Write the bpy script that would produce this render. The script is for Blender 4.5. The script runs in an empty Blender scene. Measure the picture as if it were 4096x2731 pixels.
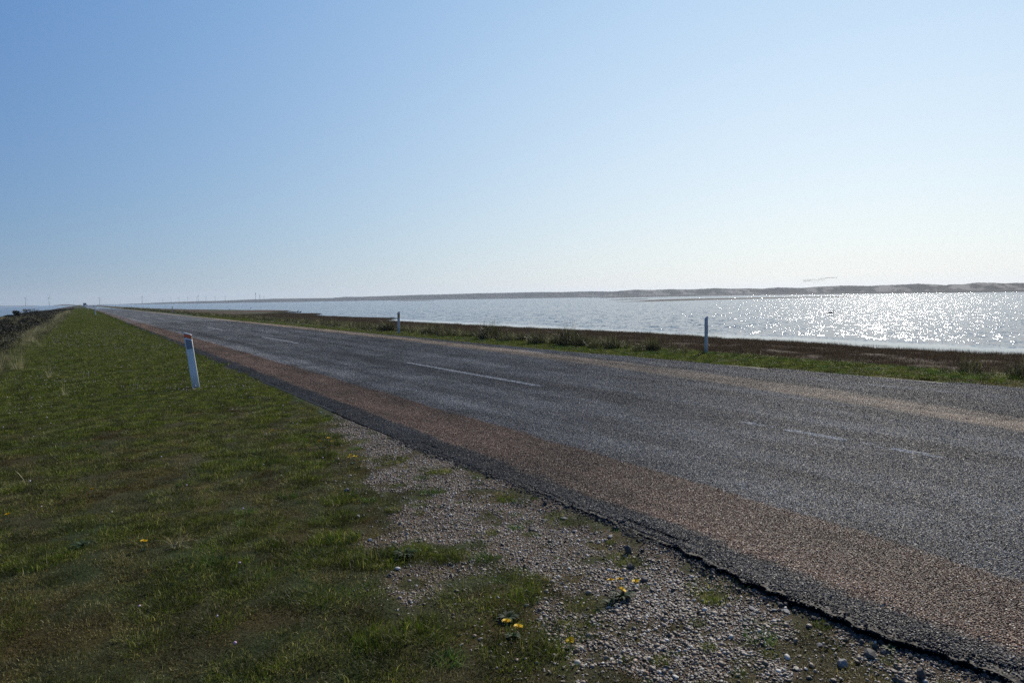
import bpy, bmesh, math, random
import numpy as np
from math import radians as R
random.seed(7)
rng = np.random.default_rng(7)
sc = bpy.context.scene
C = sc.collection

# ------------------------------------------------------------ camera
CAM_H = 1.56
YAW, PITCH, ROLL = R(32.26), R(-3.656), R(0.917)
fw = np.array([math.sin(YAW)*math.cos(PITCH), math.cos(YAW)*math.cos(PITCH), math.sin(PITCH)])
rt0 = np.array([math.cos(YAW), -math.sin(YAW), 0.0]); up0 = np.cross(rt0, fw)
rt = rt0*math.cos(ROLL) - up0*math.sin(ROLL)
up = up0*math.cos(ROLL) + rt0*math.sin(ROLL)
cam_d = bpy.data.cameras.new('camera'); cam = bpy.data.objects.new('camera', cam_d); C.objects.link(cam)
from mathutils import Matrix, Vector
M = Matrix(((rt[0], up[0], -fw[0], 0), (rt[1], up[1], -fw[1], 0), (rt[2], up[2], -fw[2], CAM_H), (0, 0, 0, 1)))
cam.matrix_world = M
cam_d.sensor_width = 36.0; cam_d.lens = 24.0; cam_d.clip_start = 0.05; cam_d.clip_end = 40000
sc.camera = cam

# ------------------------------------------------------------ world, sun, exposure
SUN_AZ, SUN_EL = R(61.0), R(30.0)
world = bpy.data.worlds.new("World"); sc.world = world; world.use_nodes = True
wn = world.node_tree
sky = wn.nodes.new('ShaderNodeTexSky'); sky.sky_type = 'NISHITA'; sky.sun_disc = False
sky.sun_elevation = SUN_EL; sky.sun_rotation = SUN_AZ
sky.air_density = 1.2; sky.dust_density = 0.0; sky.ozone_density = 1.0; sky.altitude = 0
# hazy spring air: the clear sky model, softened in contrast and lifted towards the sun's side
def _wm(op, a, b):
    d = wn.nodes.new('ShaderNodeMath'); d.operation = op
    for k, v in enumerate((a, b)):
        if isinstance(v, bpy.types.NodeSocket): wn.links.new(v, d.inputs[k])
        else: d.inputs[k].default_value = v
    return d.outputs[0]
_tc = wn.nodes.new('ShaderNodeTexCoord'); _sx = wn.nodes.new('ShaderNodeSeparateXYZ'); wn.links.new(_tc.outputs['Generated'], _sx.inputs[0])
_u = _wm('MAXIMUM', _wm('ADD', _wm('MULTIPLY', _sx.outputs[0], math.sin(SUN_AZ)), _wm('MULTIPLY', _sx.outputs[1], math.cos(SUN_AZ))), 0.12)
_z = _wm('MINIMUM', _wm('MAXIMUM', _sx.outputs[2], 0.0), 0.42)
_low = _wm('EXPONENT', _wm('MULTIPLY', _z, -8.0), 0); _away = _wm('SUBTRACT', 1.0, _u)
_hi = _wm('MULTIPLY', _wm('MAXIMUM', _wm('SUBTRACT', _sx.outputs[2], 0.42), 0.0), 1.3)
_sp = wn.nodes.new('ShaderNodeSeparateColor'); wn.links.new(sky.outputs[0], _sp.inputs[0]); _cb = wn.nodes.new('ShaderNodeCombineColor')
for _k, (_p, _a, _b, _c) in enumerate(((.36, 2.36, -.15, -2.34), (.36, 1.48, .18, -1.52), (.20, .76, .12, -.77))):
    _e = _wm('EXPONENT', _wm('SUBTRACT', _wm('ADD', _wm('ADD', _wm('MULTIPLY', _u, _a), _wm('MULTIPLY', _z, _b)), _c), _hi), 0)
    _e = _wm('MULTIPLY', _e, _wm('EXPONENT', _wm('MULTIPLY', _low, _wm('ADD', _wm('MULTIPLY', _away, (.75, .36, .0)[_k]), (-.25, -.14, -.10)[_k])), 0))
    wn.links.new(_wm('MULTIPLY', _wm('MULTIPLY', _wm('POWER', _wm('MULTIPLY', _sp.outputs[_k], .1), _p), _e), 10.0), _cb.inputs[_k])
wn.links.new(_cb.outputs[0], wn.nodes['Background'].inputs[0])
wn.nodes['Background'].inputs[1].default_value = 0.10
sun_d = bpy.data.lights.new('sun', 'SUN'); sun_d.energy = 5.0; sun_d.angle = R(0.5); sun_d.color = (1, 0.92, 0.81)
sun = bpy.data.objects.new('sun', sun_d); C.objects.link(sun)
sd = Vector((math.sin(SUN_AZ)*math.cos(SUN_EL), math.cos(SUN_AZ)*math.cos(SUN_EL), math.sin(SUN_EL)))
sun.rotation_euler = sd.to_track_quat('Z', 'Y').to_euler()
sun.location = (0, 0, 50)
sc.view_settings.view_transform = 'Standard'; sc.view_settings.look = 'None'
sc.view_settings.exposure = 0.0; sc.view_settings.gamma = 1.0
sc.render.engine = 'CYCLES'
cy = sc.cycles
cy.use_denoising = False
cy.max_bounces = 6; cy.diffuse_bounces = 2; cy.glossy_bounces = 2; cy.transmission_bounces = 3
cy.volume_bounces = 1; cy.transparent_max_bounces = 8
cy.caustics_reflective = False; cy.caustics_refractive = False

# ------------------------------------------------------------ numpy noise and height fields
def _h(ix, iy, s):
    n = (ix.astype(np.int64)*374761393 + iy.astype(np.int64)*668265263 + s*2147483647) & 0xffffffff
    n = ((n ^ (n >> 13))*1274126177) & 0xffffffff
    n = ((n ^ (n >> 16))*2246822519) & 0xffffffff
    return ((n ^ (n >> 15)) & 0xffffff)/float(0xffffff)
def vn(x, y, s=0):
    x = np.asarray(x, float); y = np.asarray(y, float)
    x, y = np.broadcast_arrays(x, y)
    ix = np.floor(x); iy = np.floor(y); fx = x-ix; fy = y-iy
    fx = fx*fx*(3-2*fx); fy = fy*fy*(3-2*fy)
    a = _h(ix, iy, s); b = _h(ix+1, iy, s); c = _h(ix, iy+1, s); d = _h(ix+1, iy+1, s)
    return (a*(1-fx)+b*fx)*(1-fy) + (c*(1-fx)+d*fx)*fy
def fbm(x, y, s=0, o=4):
    v = 0; a = 0.5; t = 0
    for k in range(o):
        v = v + a*vn(np.asarray(x)*2**k, np.asarray(y)*2**k, s+17*k); t += a; a *= 0.5
    return v/t
def sst(a, b, x):
    t = np.clip((x-a)/(b-a), 0, 1); return t*t*(3-2*t)

WL = -1.9
SH = np.array([(-9000,60),(-300,50),(-40,41),(15,41.2),(23,40.4),(29,42.6),(35,41.9),(44,43.2),(64,41.8),(98,41.5),(103,41.2),(107,42.4),(113,44.5),
 (116.5,48.4),(119,48.6),(126,46.2),(150,45.3),(165,47.2),(180,53.5),(190,49),(200,46.5),(212,55),(217,58.6),(222,53),(230,55),(242,61),(263,67.3),(283,66.8),
 (302,61),(370,55),(397,48),(431,49.7),(489,44.7),(600,42),(1200,46),(2600,60),(9000,60)], float)
def shore(y): return np.interp(y, SH[:, 0], SH[:, 1])
def road_right(y): return 11.45 + 1.9*np.exp(-np.clip(y, -3, 500)/9.0)
# gravel patches beside the broken asphalt, as a polygon on the ground
GP = [(2.92,9.3),(2.78,9.0),(2.66,8.6),(2.5,8.02),(2.40,7.08),(2.30,6.34),(2.23,5.9),(1.92,5.66),(2.04,5.24),(2.30,5.1),(2.34,4.95),(2.11,4.82),(1.85,4.57),(1.76,4.4),(1.54,4.25),(1.57,4.06),
 (1.87,4.01),(2.0,3.8),(1.9,3.62),(1.71,3.70),(1.51,3.68),(1.41,3.62),(1.31,3.45),(1.41,3.27),(1.66,3.33),(1.92,3.27),(2.09,3.15),(2.1,2.99),(1.92,2.92),(1.92,2.8),(1.75,2.74),(1.72,2.63),(1.78,2.45),
 (1.75,2.3),(1.62,2.15),(1.55,1.8),(1.5,0.8),(1.5,-3),(3.2,-3),(3.2,9.3)]
def poly_sd(x, y, P):
    x = np.asarray(x, float); y = np.asarray(y, float)
    d = np.full(x.shape, 1e9); ins = np.zeros(x.shape, bool)
    n = len(P)
    for i in range(n):
        ax, ay = P[i]; bx, by = P[(i+1) % n]
        ex, ey = bx-ax, by-ay; wx, wy = x-ax, y-ay
        t = np.clip((wx*ex+wy*ey)/(ex*ex+ey*ey), 0, 1)
        d = np.minimum(d, (wx-ex*t)**2+(wy-ey*t)**2)
        c = ((ay <= y) & (by > y)) | ((by <= y) & (ay > y))
        with np.errstate(divide='ignore', invalid='ignore'):
            xi = ax+(y-ay)*(bx-ax)/(by-ay if by != ay else 1e-9)
        ins ^= c & (x < xi)
    return np.where(ins, np.sqrt(d), -np.sqrt(d))
ISL = [(2.16,5.12,.16,.05),(1.64,3.88,.16,.12),(1.85,3.73,.13,.05),(2.09,3.80,.16,.04),(2.03,3.55,.15,.035),(2.4,5.0,.1,.05),(2.05,2.55,.12,.06),(2.18,2.42,.13,.05),(1.9,2.3,.12,.06),(2.35,2.3,.1,.04),(2.0,2.0,.1,.06),(2.6,4.6,.08,.1),(2.55,6.3,.1,.15),(2.7,5.6,.08,.15)]
def gravel(x, y):
    """0 = turf, 1 = loose stones"""
    n = (fbm(x*5, y*5, 3, 4)-0.5)*1.1
    g = sst(-0.06, 0.07, poly_sd(x, y, GP)+n*0.35)
    for (cx, cy_, rx, ry) in ISL:
        q = ((x-cx)/rx)**2+((y-cy_)/ry)**2
        g = g*(1-0.95*np.exp(-q*1.1)*sst(0.25, .5, fbm(x*14, y*14, 9, 2)))
    g = g*(1-0.9*sst(0.56, 0.66, fbm(x*3.3+5, y*3.3, 31, 3)))
    return np.clip(g, 0, 1)
def roadedge(y):
    y = np.asarray(y, float)
    e = np.interp(y, [.5, 1.15, 1.71, 2.45, 3.08, 4.3, 5.8, 7.8, 10.3, 15, 30], [3.2, 3.12, 3.04, 3.03, 3.09, 3.02, 2.96, 2.95, 2.90, 2.94, 3.0]) + .07*(vn(y*3.1, 0*y, 42)-.5) + .030*(vn(y*23, 0*y, 46)-.5) + .035*(vn(y*9, 0*y, 43)-.5) + 0.005*(vn(y*50, 0*y, 44)-.5)
    far = np.interp(y, [8, 15, 30], [2.93, 2.95, 3.01]) + 0.03*(vn(y*.8, 0*y, 45)-.5)
    w = sst(5, 11, y)
    return e*(1-w)+far*w
def terrain(x, y):
    x = np.asarray(x, float); y = np.asarray(y, float); x, y = np.broadcast_arrays(x, y)
    z = (fbm(x*.9, y*.9, 1, 3)-.5)*.05 + (fbm(x*9, y*9, 2, 3)-.5)*.018
    z = z*sst(1.2, 5, y+0*x)*.9 + z*.1
    z = z - 0.015
    # under the gravel and the road
    g = sst(-.25, .25, poly_sd(np.clip(x, -5, 5), np.clip(y, -3, 12), GP))*(x < 3.4)
    z = z - .028*g*(1-sst(3.5, 6, y))-.006*g
    z = np.where(x > 2.75, z*(1-sst(2.75, 2.95, x))+(-.012-.027*(1-sst(3.2, 4.8, y))*(.35+.9*vn(y*1.7, 0*y, 11)))*sst(2.75, 2.95, x), z)
    re = road_right(y)
    under = sst(3.2, 3.4, x)*(1-sst(re-.35, re-.15, x))
    z = z*(1-under) - .12*under
    # right bank down to the salt marsh
    S = shore(y)
    bump = (fbm(x*.35, y*.35, 5, 4)-.5)
    zr = -1.42*sst(13.9, 20.5, x) - .25*sst(20, 34, x) + bump*.22*sst(15, 20, x)
    zr = zr + (fbm(x*.12, y*.12, 15, 3)-.5)*.25*sst(18, 26, x)
    near = sst(0, 9, S-x)
    zs = WL - .04*(x-S)*.9 + (fbm(x*.5, y*.5, 6, 4)-.5)*.16
    z = np.where(x > 13.5, z*(1-sst(13.9, 16, x)) + zr*near*1.0 + np.clip(zs, -5, 5)*(1-near)*(x > 20), z)
    # left bank, dune heath and beach
    dn = (fbm(x*.16, y*.10, 7, 4)-.5)*1.0*sst(1.8, 6, -x)
    zl = -.55*sst(1.2, 4.2, -x) - .45*sst(4, 12, -x) + dn*.75
    xe = -12.3 + (vn(y*.05, 0*y, 8)-.5)*1.4
    zl = zl - 3.6*sst(0, 16, xe-x)
    z = np.where(x < -1.2, z*.6+zl, z)
    z = np.where(x < -60, -5.0, z)
    z = np.where(x > S+60, -4.6, z)
    return z
def cum(*segs):
    out = [segs[0][0]]
    for a, b, st in segs:
        n = max(1, int(round((b-a)/st))); out += list(np.linspace(a, b, n+1)[1:])
    return np.array(out)

# ------------------------------------------------------------ helpers
def tag(o, label=None, cat=None, group=None, kind=None):
    if label: o['label'] = label
    if cat: o['category'] = cat
    if group: o['group'] = group
    if kind: o['kind'] = kind
    return o
def mesh_np(name, V, F, mats=(), smooth=True, cols=None, midx=None):
    me = bpy.data.meshes.new(name)
    V = np.asarray(V, np.float32); F = np.asarray(F, np.int32)
    me.vertices.add(len(V)); me.vertices.foreach_set('co', V.ravel())
    k = F.shape[1]
    me.loops.add(F.size); me.loops.foreach_set('vertex_index', F.ravel())
    me.polygons.add(len(F)); me.polygons.foreach_set('loop_start', np.arange(0, F.size, k, dtype=np.int32))
    me.polygons.foreach_set('loop_total', np.full(len(F), k, np.int32))
    me.polygons.foreach_set('use_smooth', np.full(len(F), smooth))
    if midx is not None: me.polygons.foreach_set('material_index', np.asarray(midx, np.int32))
    for m in mats: me.materials.append(m)
    me.update(calc_edges=True)
    if cols is not None:
        a = me.color_attributes.new('Col', 'FLOAT_COLOR', 'POINT')
        c = np.ones((len(V), 4), np.float32); c[:, :3] = cols; a.data.foreach_set('color', c.ravel())
    return me
def obj(name, me, parent=None, loc=None, rot=None):
    o = bpy.data.objects.new(name, me); C.objects.link(o)
    if parent: o.parent = parent
    if loc is not None: o.location = loc
    if rot is not None: o.rotation_euler = rot
    return o
def empty(name, loc=(0, 0, 0), rz=0):
    o = bpy.data.objects.new(name, None); C.objects.link(o); o.location = loc; o.rotation_euler = (0, 0, rz); o.empty_display_size = .1
    return o
def bm_obj(name, bm, mat, parent=None, smooth=False, loc=None, rot=None):
    me = bpy.data.meshes.new(name); bm.normal_update(); bm.to_mesh(me); bm.free()
    for m in (mat if isinstance(mat, (list, tuple)) else [mat]): me.materials.append(m)
    if smooth: me.polygons.foreach_set('use_smooth', [True]*len(me.polygons))
    return obj(name, me, parent, loc, rot)
def box(bm, x0, x1, y0, y1, z0, z1, bevel=0):
    r = bmesh.ops.create_cube(bm, size=1)
    for v in r['verts']:
        v.co = Vector(((x0+x1)/2+v.co.x*(x1-x0), (y0+y1)/2+v.co.y*(y1-y0), (z0+z1)/2+v.co.z*(z1-z0)))
    if bevel:
        es = list({e for v in r['verts'] for e in v.link_edges})
        bmesh.ops.bevel(bm, geom=es, offset=bevel, segments=2, affect='EDGES', profile=.6)
def tube(bm, p0, p1, r0, r1, n=8, caps=True):
    p0 = Vector(p0); p1 = Vector(p1); d = (p1-p0)
    q = d.to_track_quat('Z', 'Y').to_matrix()
    A = []; B = []
    for k in range(n):
        a = 2*math.pi*k/n; u = q @ Vector((math.cos(a), math.sin(a), 0))
        A.append(bm.verts.new(p0+u*r0)); B.append(bm.verts.new(p1+u*r1))
    for k in range(n):
        bm.faces.new((A[k], A[(k+1) % n], B[(k+1) % n], B[k]))
    if caps: bm.faces.new(A[::-1]); bm.faces.new(B)

# ------------------------------------------------------------ node helpers
class N:
    def __init__(s, name):
        s.m = bpy.data.materials.new(name); s.m.use_nodes = True; s.t = s.m.node_tree
        s.t.nodes.clear(); s.out = s.t.nodes.new('ShaderNodeOutputMaterial')
    def n(s, typ, **kw):
        d = s.t.nodes.new(typ)
        for k, v in kw.items():
            if k.startswith('i_'):
                key = k[2:]; key = int(key) if key.isdigit() else key.replace('_', ' ')
                s.set(d.inputs[key], v)
            else: setattr(d, k, v)
        return d
    def set(s, sock, v):
        if isinstance(v, bpy.types.NodeSocket): s.t.links.new(v, sock)
        elif isinstance(v, (tuple, list)) and sock.type == 'RGBA' and len(v) == 3: sock.default_value = (*v, 1)
        else: sock.default_value = v
    def math(s, op, a, b=0.0, c=0.0, clamp=False):
        d = s.t.nodes.new('ShaderNodeMath'); d.operation = op; d.use_clamp = clamp
        s.set(d.inputs[0], a); s.set(d.inputs[1], b); s.set(d.inputs[2], c); return d.outputs[0]
    def vm(s, op, a, b=(0, 0, 0), scale=None):
        d = s.t.nodes.new('ShaderNodeVectorMath'); d.operation = op
        s.set(d.inputs[0], a); s.set(d.inputs[1], b)
        if scale is not None: s.set(d.inputs['Scale'], scale)
        return d.outputs[0]
    def ss(s, x, a, b, lo=0.0, hi=1.0):
        d = s.t.nodes.new('ShaderNodeMapRange'); d.interpolation_type = 'SMOOTHSTEP'
        s.set(d.inputs[0], x); s.set(d.inputs[1], a); s.set(d.inputs[2], b); s.set(d.inputs[3], lo); s.set(d.inputs[4], hi); return d.outputs[0]
    def noise(s, vec, scale, detail=3, rough=.55, dist=0, out=0):
        d = s.n('ShaderNodeTexNoise'); s.set(d.inputs['Vector'], vec); s.set(d.inputs['Scale'], scale)
        d.inputs['Detail'].default_value = detail; d.inputs['Roughness'].default_value = rough; d.inputs['Distortion'].default_value = dist
        return d.outputs[out]
    def mix(s, f, a, b, mode='MIX'):
        d = s.n('ShaderNodeMix', data_type='RGBA', blend_type=mode)
        s.set(d.inputs[0], f); s.set(d.inputs[6], a); s.set(d.inputs[7], b); return d.outputs[2]
    def pos(s): return s.n('ShaderNodeNewGeometry').outputs['Position']
    def sep(s, v):
        d = s.n('ShaderNodeSeparateXYZ'); s.set(d.inputs[0], v); return d.outputs
    def comb(s, x, y, z):
        d = s.n('ShaderNodeCombineXYZ'); s.set(d.inputs[0], x); s.set(d.inputs[1], y); s.set(d.inputs[2], z); return d.outputs[0]
    def bsdf(s, col, rough=.6, normal=None, spec=.5, **kw):
        b = s.n('ShaderNodeBsdfPrincipled'); s.set(b.inputs['Base Color'], col); s.set(b.inputs['Roughness'], rough)
        s.set(b.inputs['Specular IOR Level'], spec)
        if normal is not None: s.set(b.inputs['Normal'], normal)
        for k, v in kw.items(): s.set(b.inputs[k.replace('_', ' ')], v)
        s.t.links.new(b.outputs[0], s.out.inputs[0]); return b
    def bump(s, h, strength=.5, dist=.01, normal=None):
        d = s.n('ShaderNodeBump'); s.set(d.inputs['Height'], h); s.set(d.inputs['Strength'], strength); s.set(d.inputs['Distance'], dist)
        if normal is not None: s.set(d.inputs['Normal'], normal)
        return d.outputs[0]

def plain(name, col, rough=.5, spec=.5, var=.15, scale=6.0, metallic=0.0):
    m = N(name); tc = m.n('ShaderNodeTexCoord').outputs['Object']
    f = m.noise(tc, scale, 4)
    c = m.mix(f, tuple(c*(1-var) for c in col), tuple(min(1, c*(1+var)) for c in col))
    m.bsdf(c, rough, spec=spec, Metallic=metallic); return m.m

# ------------------------------------------------------------ ground sheet
def mat_ground():
    m = N('ground'); p = m.pos()
    col = m.n('ShaderNodeVertexColor', layer_name='Col').outputs[0]
    n1 = m.noise(p, 55, 5, .7); n2 = m.noise(p, 2.2, 4, .6); n3 = m.noise(p, 9, 4, .6)
    f = m.math('MULTIPLY_ADD', n1, 1.5, .25); f2 = m.math('MULTIPLY_ADD', n2, .9, .55); f3 = m.math('MULTIPLY_ADD', n3, .8, .6)
    k = m.math('MULTIPLY', m.math('MULTIPLY', f, f2), f3)
    c = m.vm('SCALE', col, scale=k)
    h = m.math('ADD', n1, m.math('MULTIPLY', n3, 1.2))
    m.bsdf(c, .9, m.bump(h, .9, .03), spec=.15); return m.m
XS = cum((-9000,-200,1500),(-200,-40,20),(-40,-16,2),(-16,-3,.6),(-3,-1,.2),(-1,1.2,.06),(1.2,3.4,.035),(3.4,3.5,.1),(3.5,10.9,1.5),(10.9,14,.25),(14,22,.5),(22,38,1),(38,62,.5),(62,110,4),(110,400,60),(400,9000,1400))
YS = cum((-9000,-200,1500),(-200,-20,30),(-20,0,2),(0,1,.1),(1,6,.035),(6,10,.06),(10,20,.16),(20,60,.5),(60,130,1),(130,320,2),(320,600,8),(600,1400,50),(1400,9000,900))
GX, GY = np.meshgrid(XS, YS)
GZ = terrain(GX, GY)
nx, ny = len(XS), len(YS)
def gridfaces(nx, ny):
    i = np.arange(nx-1)[None, :]+np.arange(ny-1)[:, None]*nx
    return np.stack([i, i+1, i+1+nx, i+nx], -1).reshape(-1, 4)
def ground_cols(x, y):
    S = shore(y)
    a = fbm(x*.8, y*.8, 21, 4)[..., None]; b = fbm(x*2.6, y*2.6, 22, 4)[..., None]
    green = np.array([.030, .042, .010]); olive = np.array([.045, .043, .014]); moss = np.array([.065, .048, .012])
    c = green+(olive-green)*sst(.42, .58, a)
    c = c+(moss-c)*sst(.56, .68, b)*.8*sst(14, 4, y)[..., None]
    g = gravel(np.clip(x, -4, 4), np.clip(y, -3, 12))*((y > -4) & (y < 12) & (x < 3.4))
    dirt = np.array([.13, .092, .058])
    c = c+(dirt-c)*g[..., None]
    dk = np.array([.022, .020, .012]); tan = np.array([.12, .105, .055])
    w = sst(1.3, 2.6, -x)[..., None]
    mm = sst(.53, .64, fbm(x*.25, y*.12, 23, 4))[..., None]
    edge = np.exp(-((x+1.9)/1.0)**2)[..., None]
    cl = dk+(tan-dk)*np.clip(mm*.7+edge*.9, 0, 1)
    c = c+(cl-c)*w
    sandc = np.array([.30, .26, .19]); c = c+(sandc-c)*sst(14.5, 19, -x)[..., None]
    # right
    gr = np.array([.035, .065, .012]); br = np.array([.070, .045, .027]); ol = np.array([.055, .058, .022])
    n = (fbm(x*.5, y*.5, 24, 4)-.5)
    wr = sst(10, 11, x)[..., None]
    cr = gr+(ol-gr)*sst(.45, .6, fbm(x*.7, y*.7, 25, 3))[..., None]
    cr = cr+(br-cr)*sst(14.6, 17.5, x+n*3)[..., None]
    gp = (sst(.56, .66, fbm(x*.08+3, y*.03, 26, 3))*sst(70, 110, y))[..., None]
    cr = cr+(np.array([.05, .055, .02])-cr)*gp*sst(20, 24, x)[..., None]
    mud = np.array([.035, .028, .022]); cr = cr+(mud-cr)*sst(-2.0, .8, x-S)[..., None]
    c = c+(cr-c)*wr
    far = sst(900, 2500, np.abs(y))[..., None]
    return c
cols = ground_cols(GX.ravel(), GY.ravel())
V = np.stack([GX.ravel(), GY.ravel(), GZ.ravel()], 1)
ground = obj('ground', mesh_np('ground', V, gridfaces(nx, ny), [mat_ground()], True, cols)); tag(ground, kind='structure')
# height lookup
def gz(x, y): return terrain(np.asarray(x, float), np.asarray(y, float))
def gz1(x, y): return float(terrain(np.array([x]), np.array([y]))[0])

# ------------------------------------------------------------ road
def road_nodes(m, p):
    """colour of the aggregate by where it lies across the road"""
    x, y, z = m.sep(p)
    wob = m.math('MULTIPLY_ADD', m.noise(m.vm('MULTIPLY', p, (3, .8, 0)), 1, 4, .6), .34, -.17)
    wob2 = m.math('MULTIPLY_ADD', m.noise(p, 14, 3), .16, -.08)
    xw = m.math('ADD', m.math('ADD', x, wob), wob2)
    e = m.math('EXPONENT', m.math('DIVIDE', y, -8.5))
    xr1 = m.math('SUBTRACT', 10.5, m.math('MULTIPLY', e, 2.7))
    b0 = m.ss(xw, 3.27, 3.40); b1 = m.ss(xw, 4.21, 4.30)
    r1 = m.math('SUBTRACT', xw, xr1)
    rb0 = m.ss(r1, -.12, .10); rb1 = m.ss(r1, .75, 1.05)
    return x, y, xw, b0, b1, rb0, rb1
def agg_colour(m, p, rnd, white=None):
    x, y, xw, b0, b1, rb0, rb1 = road_nodes(m, p)
    def ramp(cols):
        d = m.n('ShaderNodeValToRGB'); m.set(d.inputs[0], rnd)
        el = d.color_ramp.elements
        while len(el) < len(cols): el.new(.5)
        for k, (q, c) in enumerate(cols): el[k].position = q; el[k].color = (*c, 1)
        return d.outputs[0]
    grey = ramp([(0, (.035, .034, .033)), (.4, (.135, .130, .118)), (.8, (.26, .25, .228)), (1, (.54, .53, .50))])
    brown = ramp([(0, (.05, .030, .020)), (.35, (.18, .102, .062)), (.75, (.30, .175, .105)), (.93, (.45, .34, .24)), (1, (.62, .56, .47))])
    sand = ramp([(0, (.20, .14, .085)), (.4, (.45, .33, .21)), (.8, (.62, .48, .32)), (1, (.80, .70, .56))])
    dgrey = ramp([(0, (.02, .02, .02)), (.5, (.045, .045, .045)), (.9, (.085, .084, .082)), (1, (.22, .22, .21))])
    c = m.mix(b0, dgrey, brown); c = m.mix(b1, c, grey); c = m.mix(rb0, c, sand); c = m.mix(rb1, c, m.mix(.6, dgrey, grey))
    # worn lanes: slow light and dark bands along the road
    ln = m.noise(m.vm('MULTIPLY', p, (1.1, .10, 0)), 1, 3, .5)
    k = m.math('MULTIPLY_ADD', m.math('MULTIPLY', ln, m.noise(m.vm('MULTIPLY', p, (3, .5, 0)), 1, 4, .6)), 2.6, .35)
    tr = m.noise(m.comb(m.math('MULTIPLY', xw, 1.5), m.math('MULTIPLY', y, .035), 0), 1, 2, .5)
    k = m.math('MULTIPLY', k, m.math('MULTIPLY_ADD', m.math('SUBTRACT', m.ss(tr, .34, .66, .78, 1.28), 1.0), m.math('MULTIPLY_ADD', b1, .7, .3), 1.0))
    k = m.math('MULTIPLY', k, m.math('ADD', 1.0, m.math('MULTIPLY', m.math('MULTIPLY', b1, m.ss(xw, 4.3, 5.1, 1, 0)), .35)))
    k = m.math('MULTIPLY', k, m.ss(m.noise(m.vm('MULTIPLY', p, (1.6, .7, 0)), 1, 3, .5), .35, .65, .82, 1.2))
    c = m.vm('SCALE', c, scale=k)
    # worn centre line, dashes 5.9 m long every 15.8 m
    ym = m.math('MODULO', m.math('ADD', y, 158-9.8), 15.8)
    dy = m.math('MULTIPLY', m.ss(ym, 0, .15), m.ss(ym, 5.8, 6.0, 1, 0))
    cx = m.math('ABSOLUTE', m.math('SUBTRACT', x, 6.79))
    line = m.math('MULTIPLY', m.ss(cx, .055, .07, 1, 0), dy)
    near = m.math('MULTIPLY', m.ss(cx, .05, .07, 1, 0), m.math('MULTIPLY', m.ss(y, 3.0, 3.3), m.ss(y, 5.4, 5.6, 1, 0)))
    near = m.math('MULTIPLY', near, m.ss(m.noise(p, 4.5, 2), .44, .52))
    e1 = m.math('MULTIPLY', m.ss(m.math('ABSOLUTE', m.math('SUBTRACT', x, 11.26)), .07, .1, 1, 0), m.math('MULTIPLY', m.ss(m.noise(m.vm('MULTIPLY', p, (4, .9, 0)), 1, 4), .54, .60), m.ss(y, 9.5, 8.5)))
    e2 = m.math('MULTIPLY', m.ss(m.math('ABSOLUTE', m.math('SUBTRACT', x, 10.95)), .03, .05, 1, 0), m.math('MULTIPLY', m.ss(y, 15.6, 15.8), m.ss(y, 16.9, 17.1, 1, 0)))
    wear = m.ss(m.noise(m.vm('MULTIPLY', p, (40, 9, 0)), 1, 4, .7), .34, .62)
    f = m.math('MULTIPLY', m.math('MAXIMUM', m.math('MAXIMUM', line, near), m.math('MAXIMUM', e1, e2)), m.math('MULTIPLY', wear, 1.0))
    return m.mix(f, c, (.82, .82, .79)), b0, b1, rb0, rb1, y
def mat_road():
    m = N('road'); p = m.pos()
    v = m.n('ShaderNodeTexVoronoi', feature='F1'); m.set(v.inputs['Vector'], p); v.inputs['Scale'].default_value = 85
    rs = m.n('ShaderNodeSeparateColor'); m.set(rs.inputs[0], v.outputs['Color'])
    c, b0, b1, rb0, rb1, y = agg_colour(m, p, rs.outputs[0])
    gap = m.ss(v.outputs['Distance'], .0045*85, .0075*85)
    c = m.mix(m.math('MULTIPLY', gap, .8), c, (.014, .014, .014))
    # each chip is a facet with its own tilt
    tilt = m.vm('SUBTRACT', v.outputs['Color'], (.5, .5, .5))
    x, yy, z = m.sep(tilt)
    far = m.math('MULTIPLY', m.ss(y, 130, 330), m.ss(m.noise(m.vm('MULTIPLY', p, (.25, .035, 0)), 1, 3), .42, .54))
    amp = m.math('MULTIPLY', m.math('SUBTRACT', 1, far), .6)
    nrm = m.vm('NORMALIZE', m.comb(m.math('MULTIPLY', x, amp), m.math('MULTIPLY', yy, amp), 1))
    rough = m.math('SUBTRACT', .62, m.math('MULTIPLY', far, .50))
    c = m.mix(m.ss(m.sep(p)[2], -.0125, -.015), c, (.016, .015, .014))  # side of the broken edge near-black: dark bitumen with its shade painted in
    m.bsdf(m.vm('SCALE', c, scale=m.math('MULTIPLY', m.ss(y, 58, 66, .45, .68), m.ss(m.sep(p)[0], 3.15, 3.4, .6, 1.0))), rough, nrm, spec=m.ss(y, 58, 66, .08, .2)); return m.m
ROAD_Y = cum((-60,-3,3),(-3,.5,.2),(.5,9,.016),(9,20,.1),(20,60,1),(60,200,5),(200,3200,60))
n = len(ROAD_Y)
e = roadedge(ROAD_Y); lip = 3.19 + .12*(fbm(ROAD_Y*2.2, 0*ROAD_Y+3, 51, 3)-.5)*2 + .035*(vn(ROAD_Y*15, 0*ROAD_Y, 52)-.5)
drop = .011*(1-sst(4.5, 8, ROAD_Y))*sst(.42, .62, vn(ROAD_Y*2.1, 0*ROAD_Y+9, 53))+.001
under_e = .035*sst(.3, .8, vn(ROAD_Y*2.3, 0*ROAD_Y+4, 54))*(1-sst(6, 9, ROAD_Y))
rr = road_right(ROAD_Y)+.05*(vn(ROAD_Y*2.2, 0*ROAD_Y, 55)-.5)*2
prof = []
zt = .014*(1-sst(5, 9, ROAD_Y))
def ring(x, z): prof.append(np.stack([x, ROAD_Y, z], 1))
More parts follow.
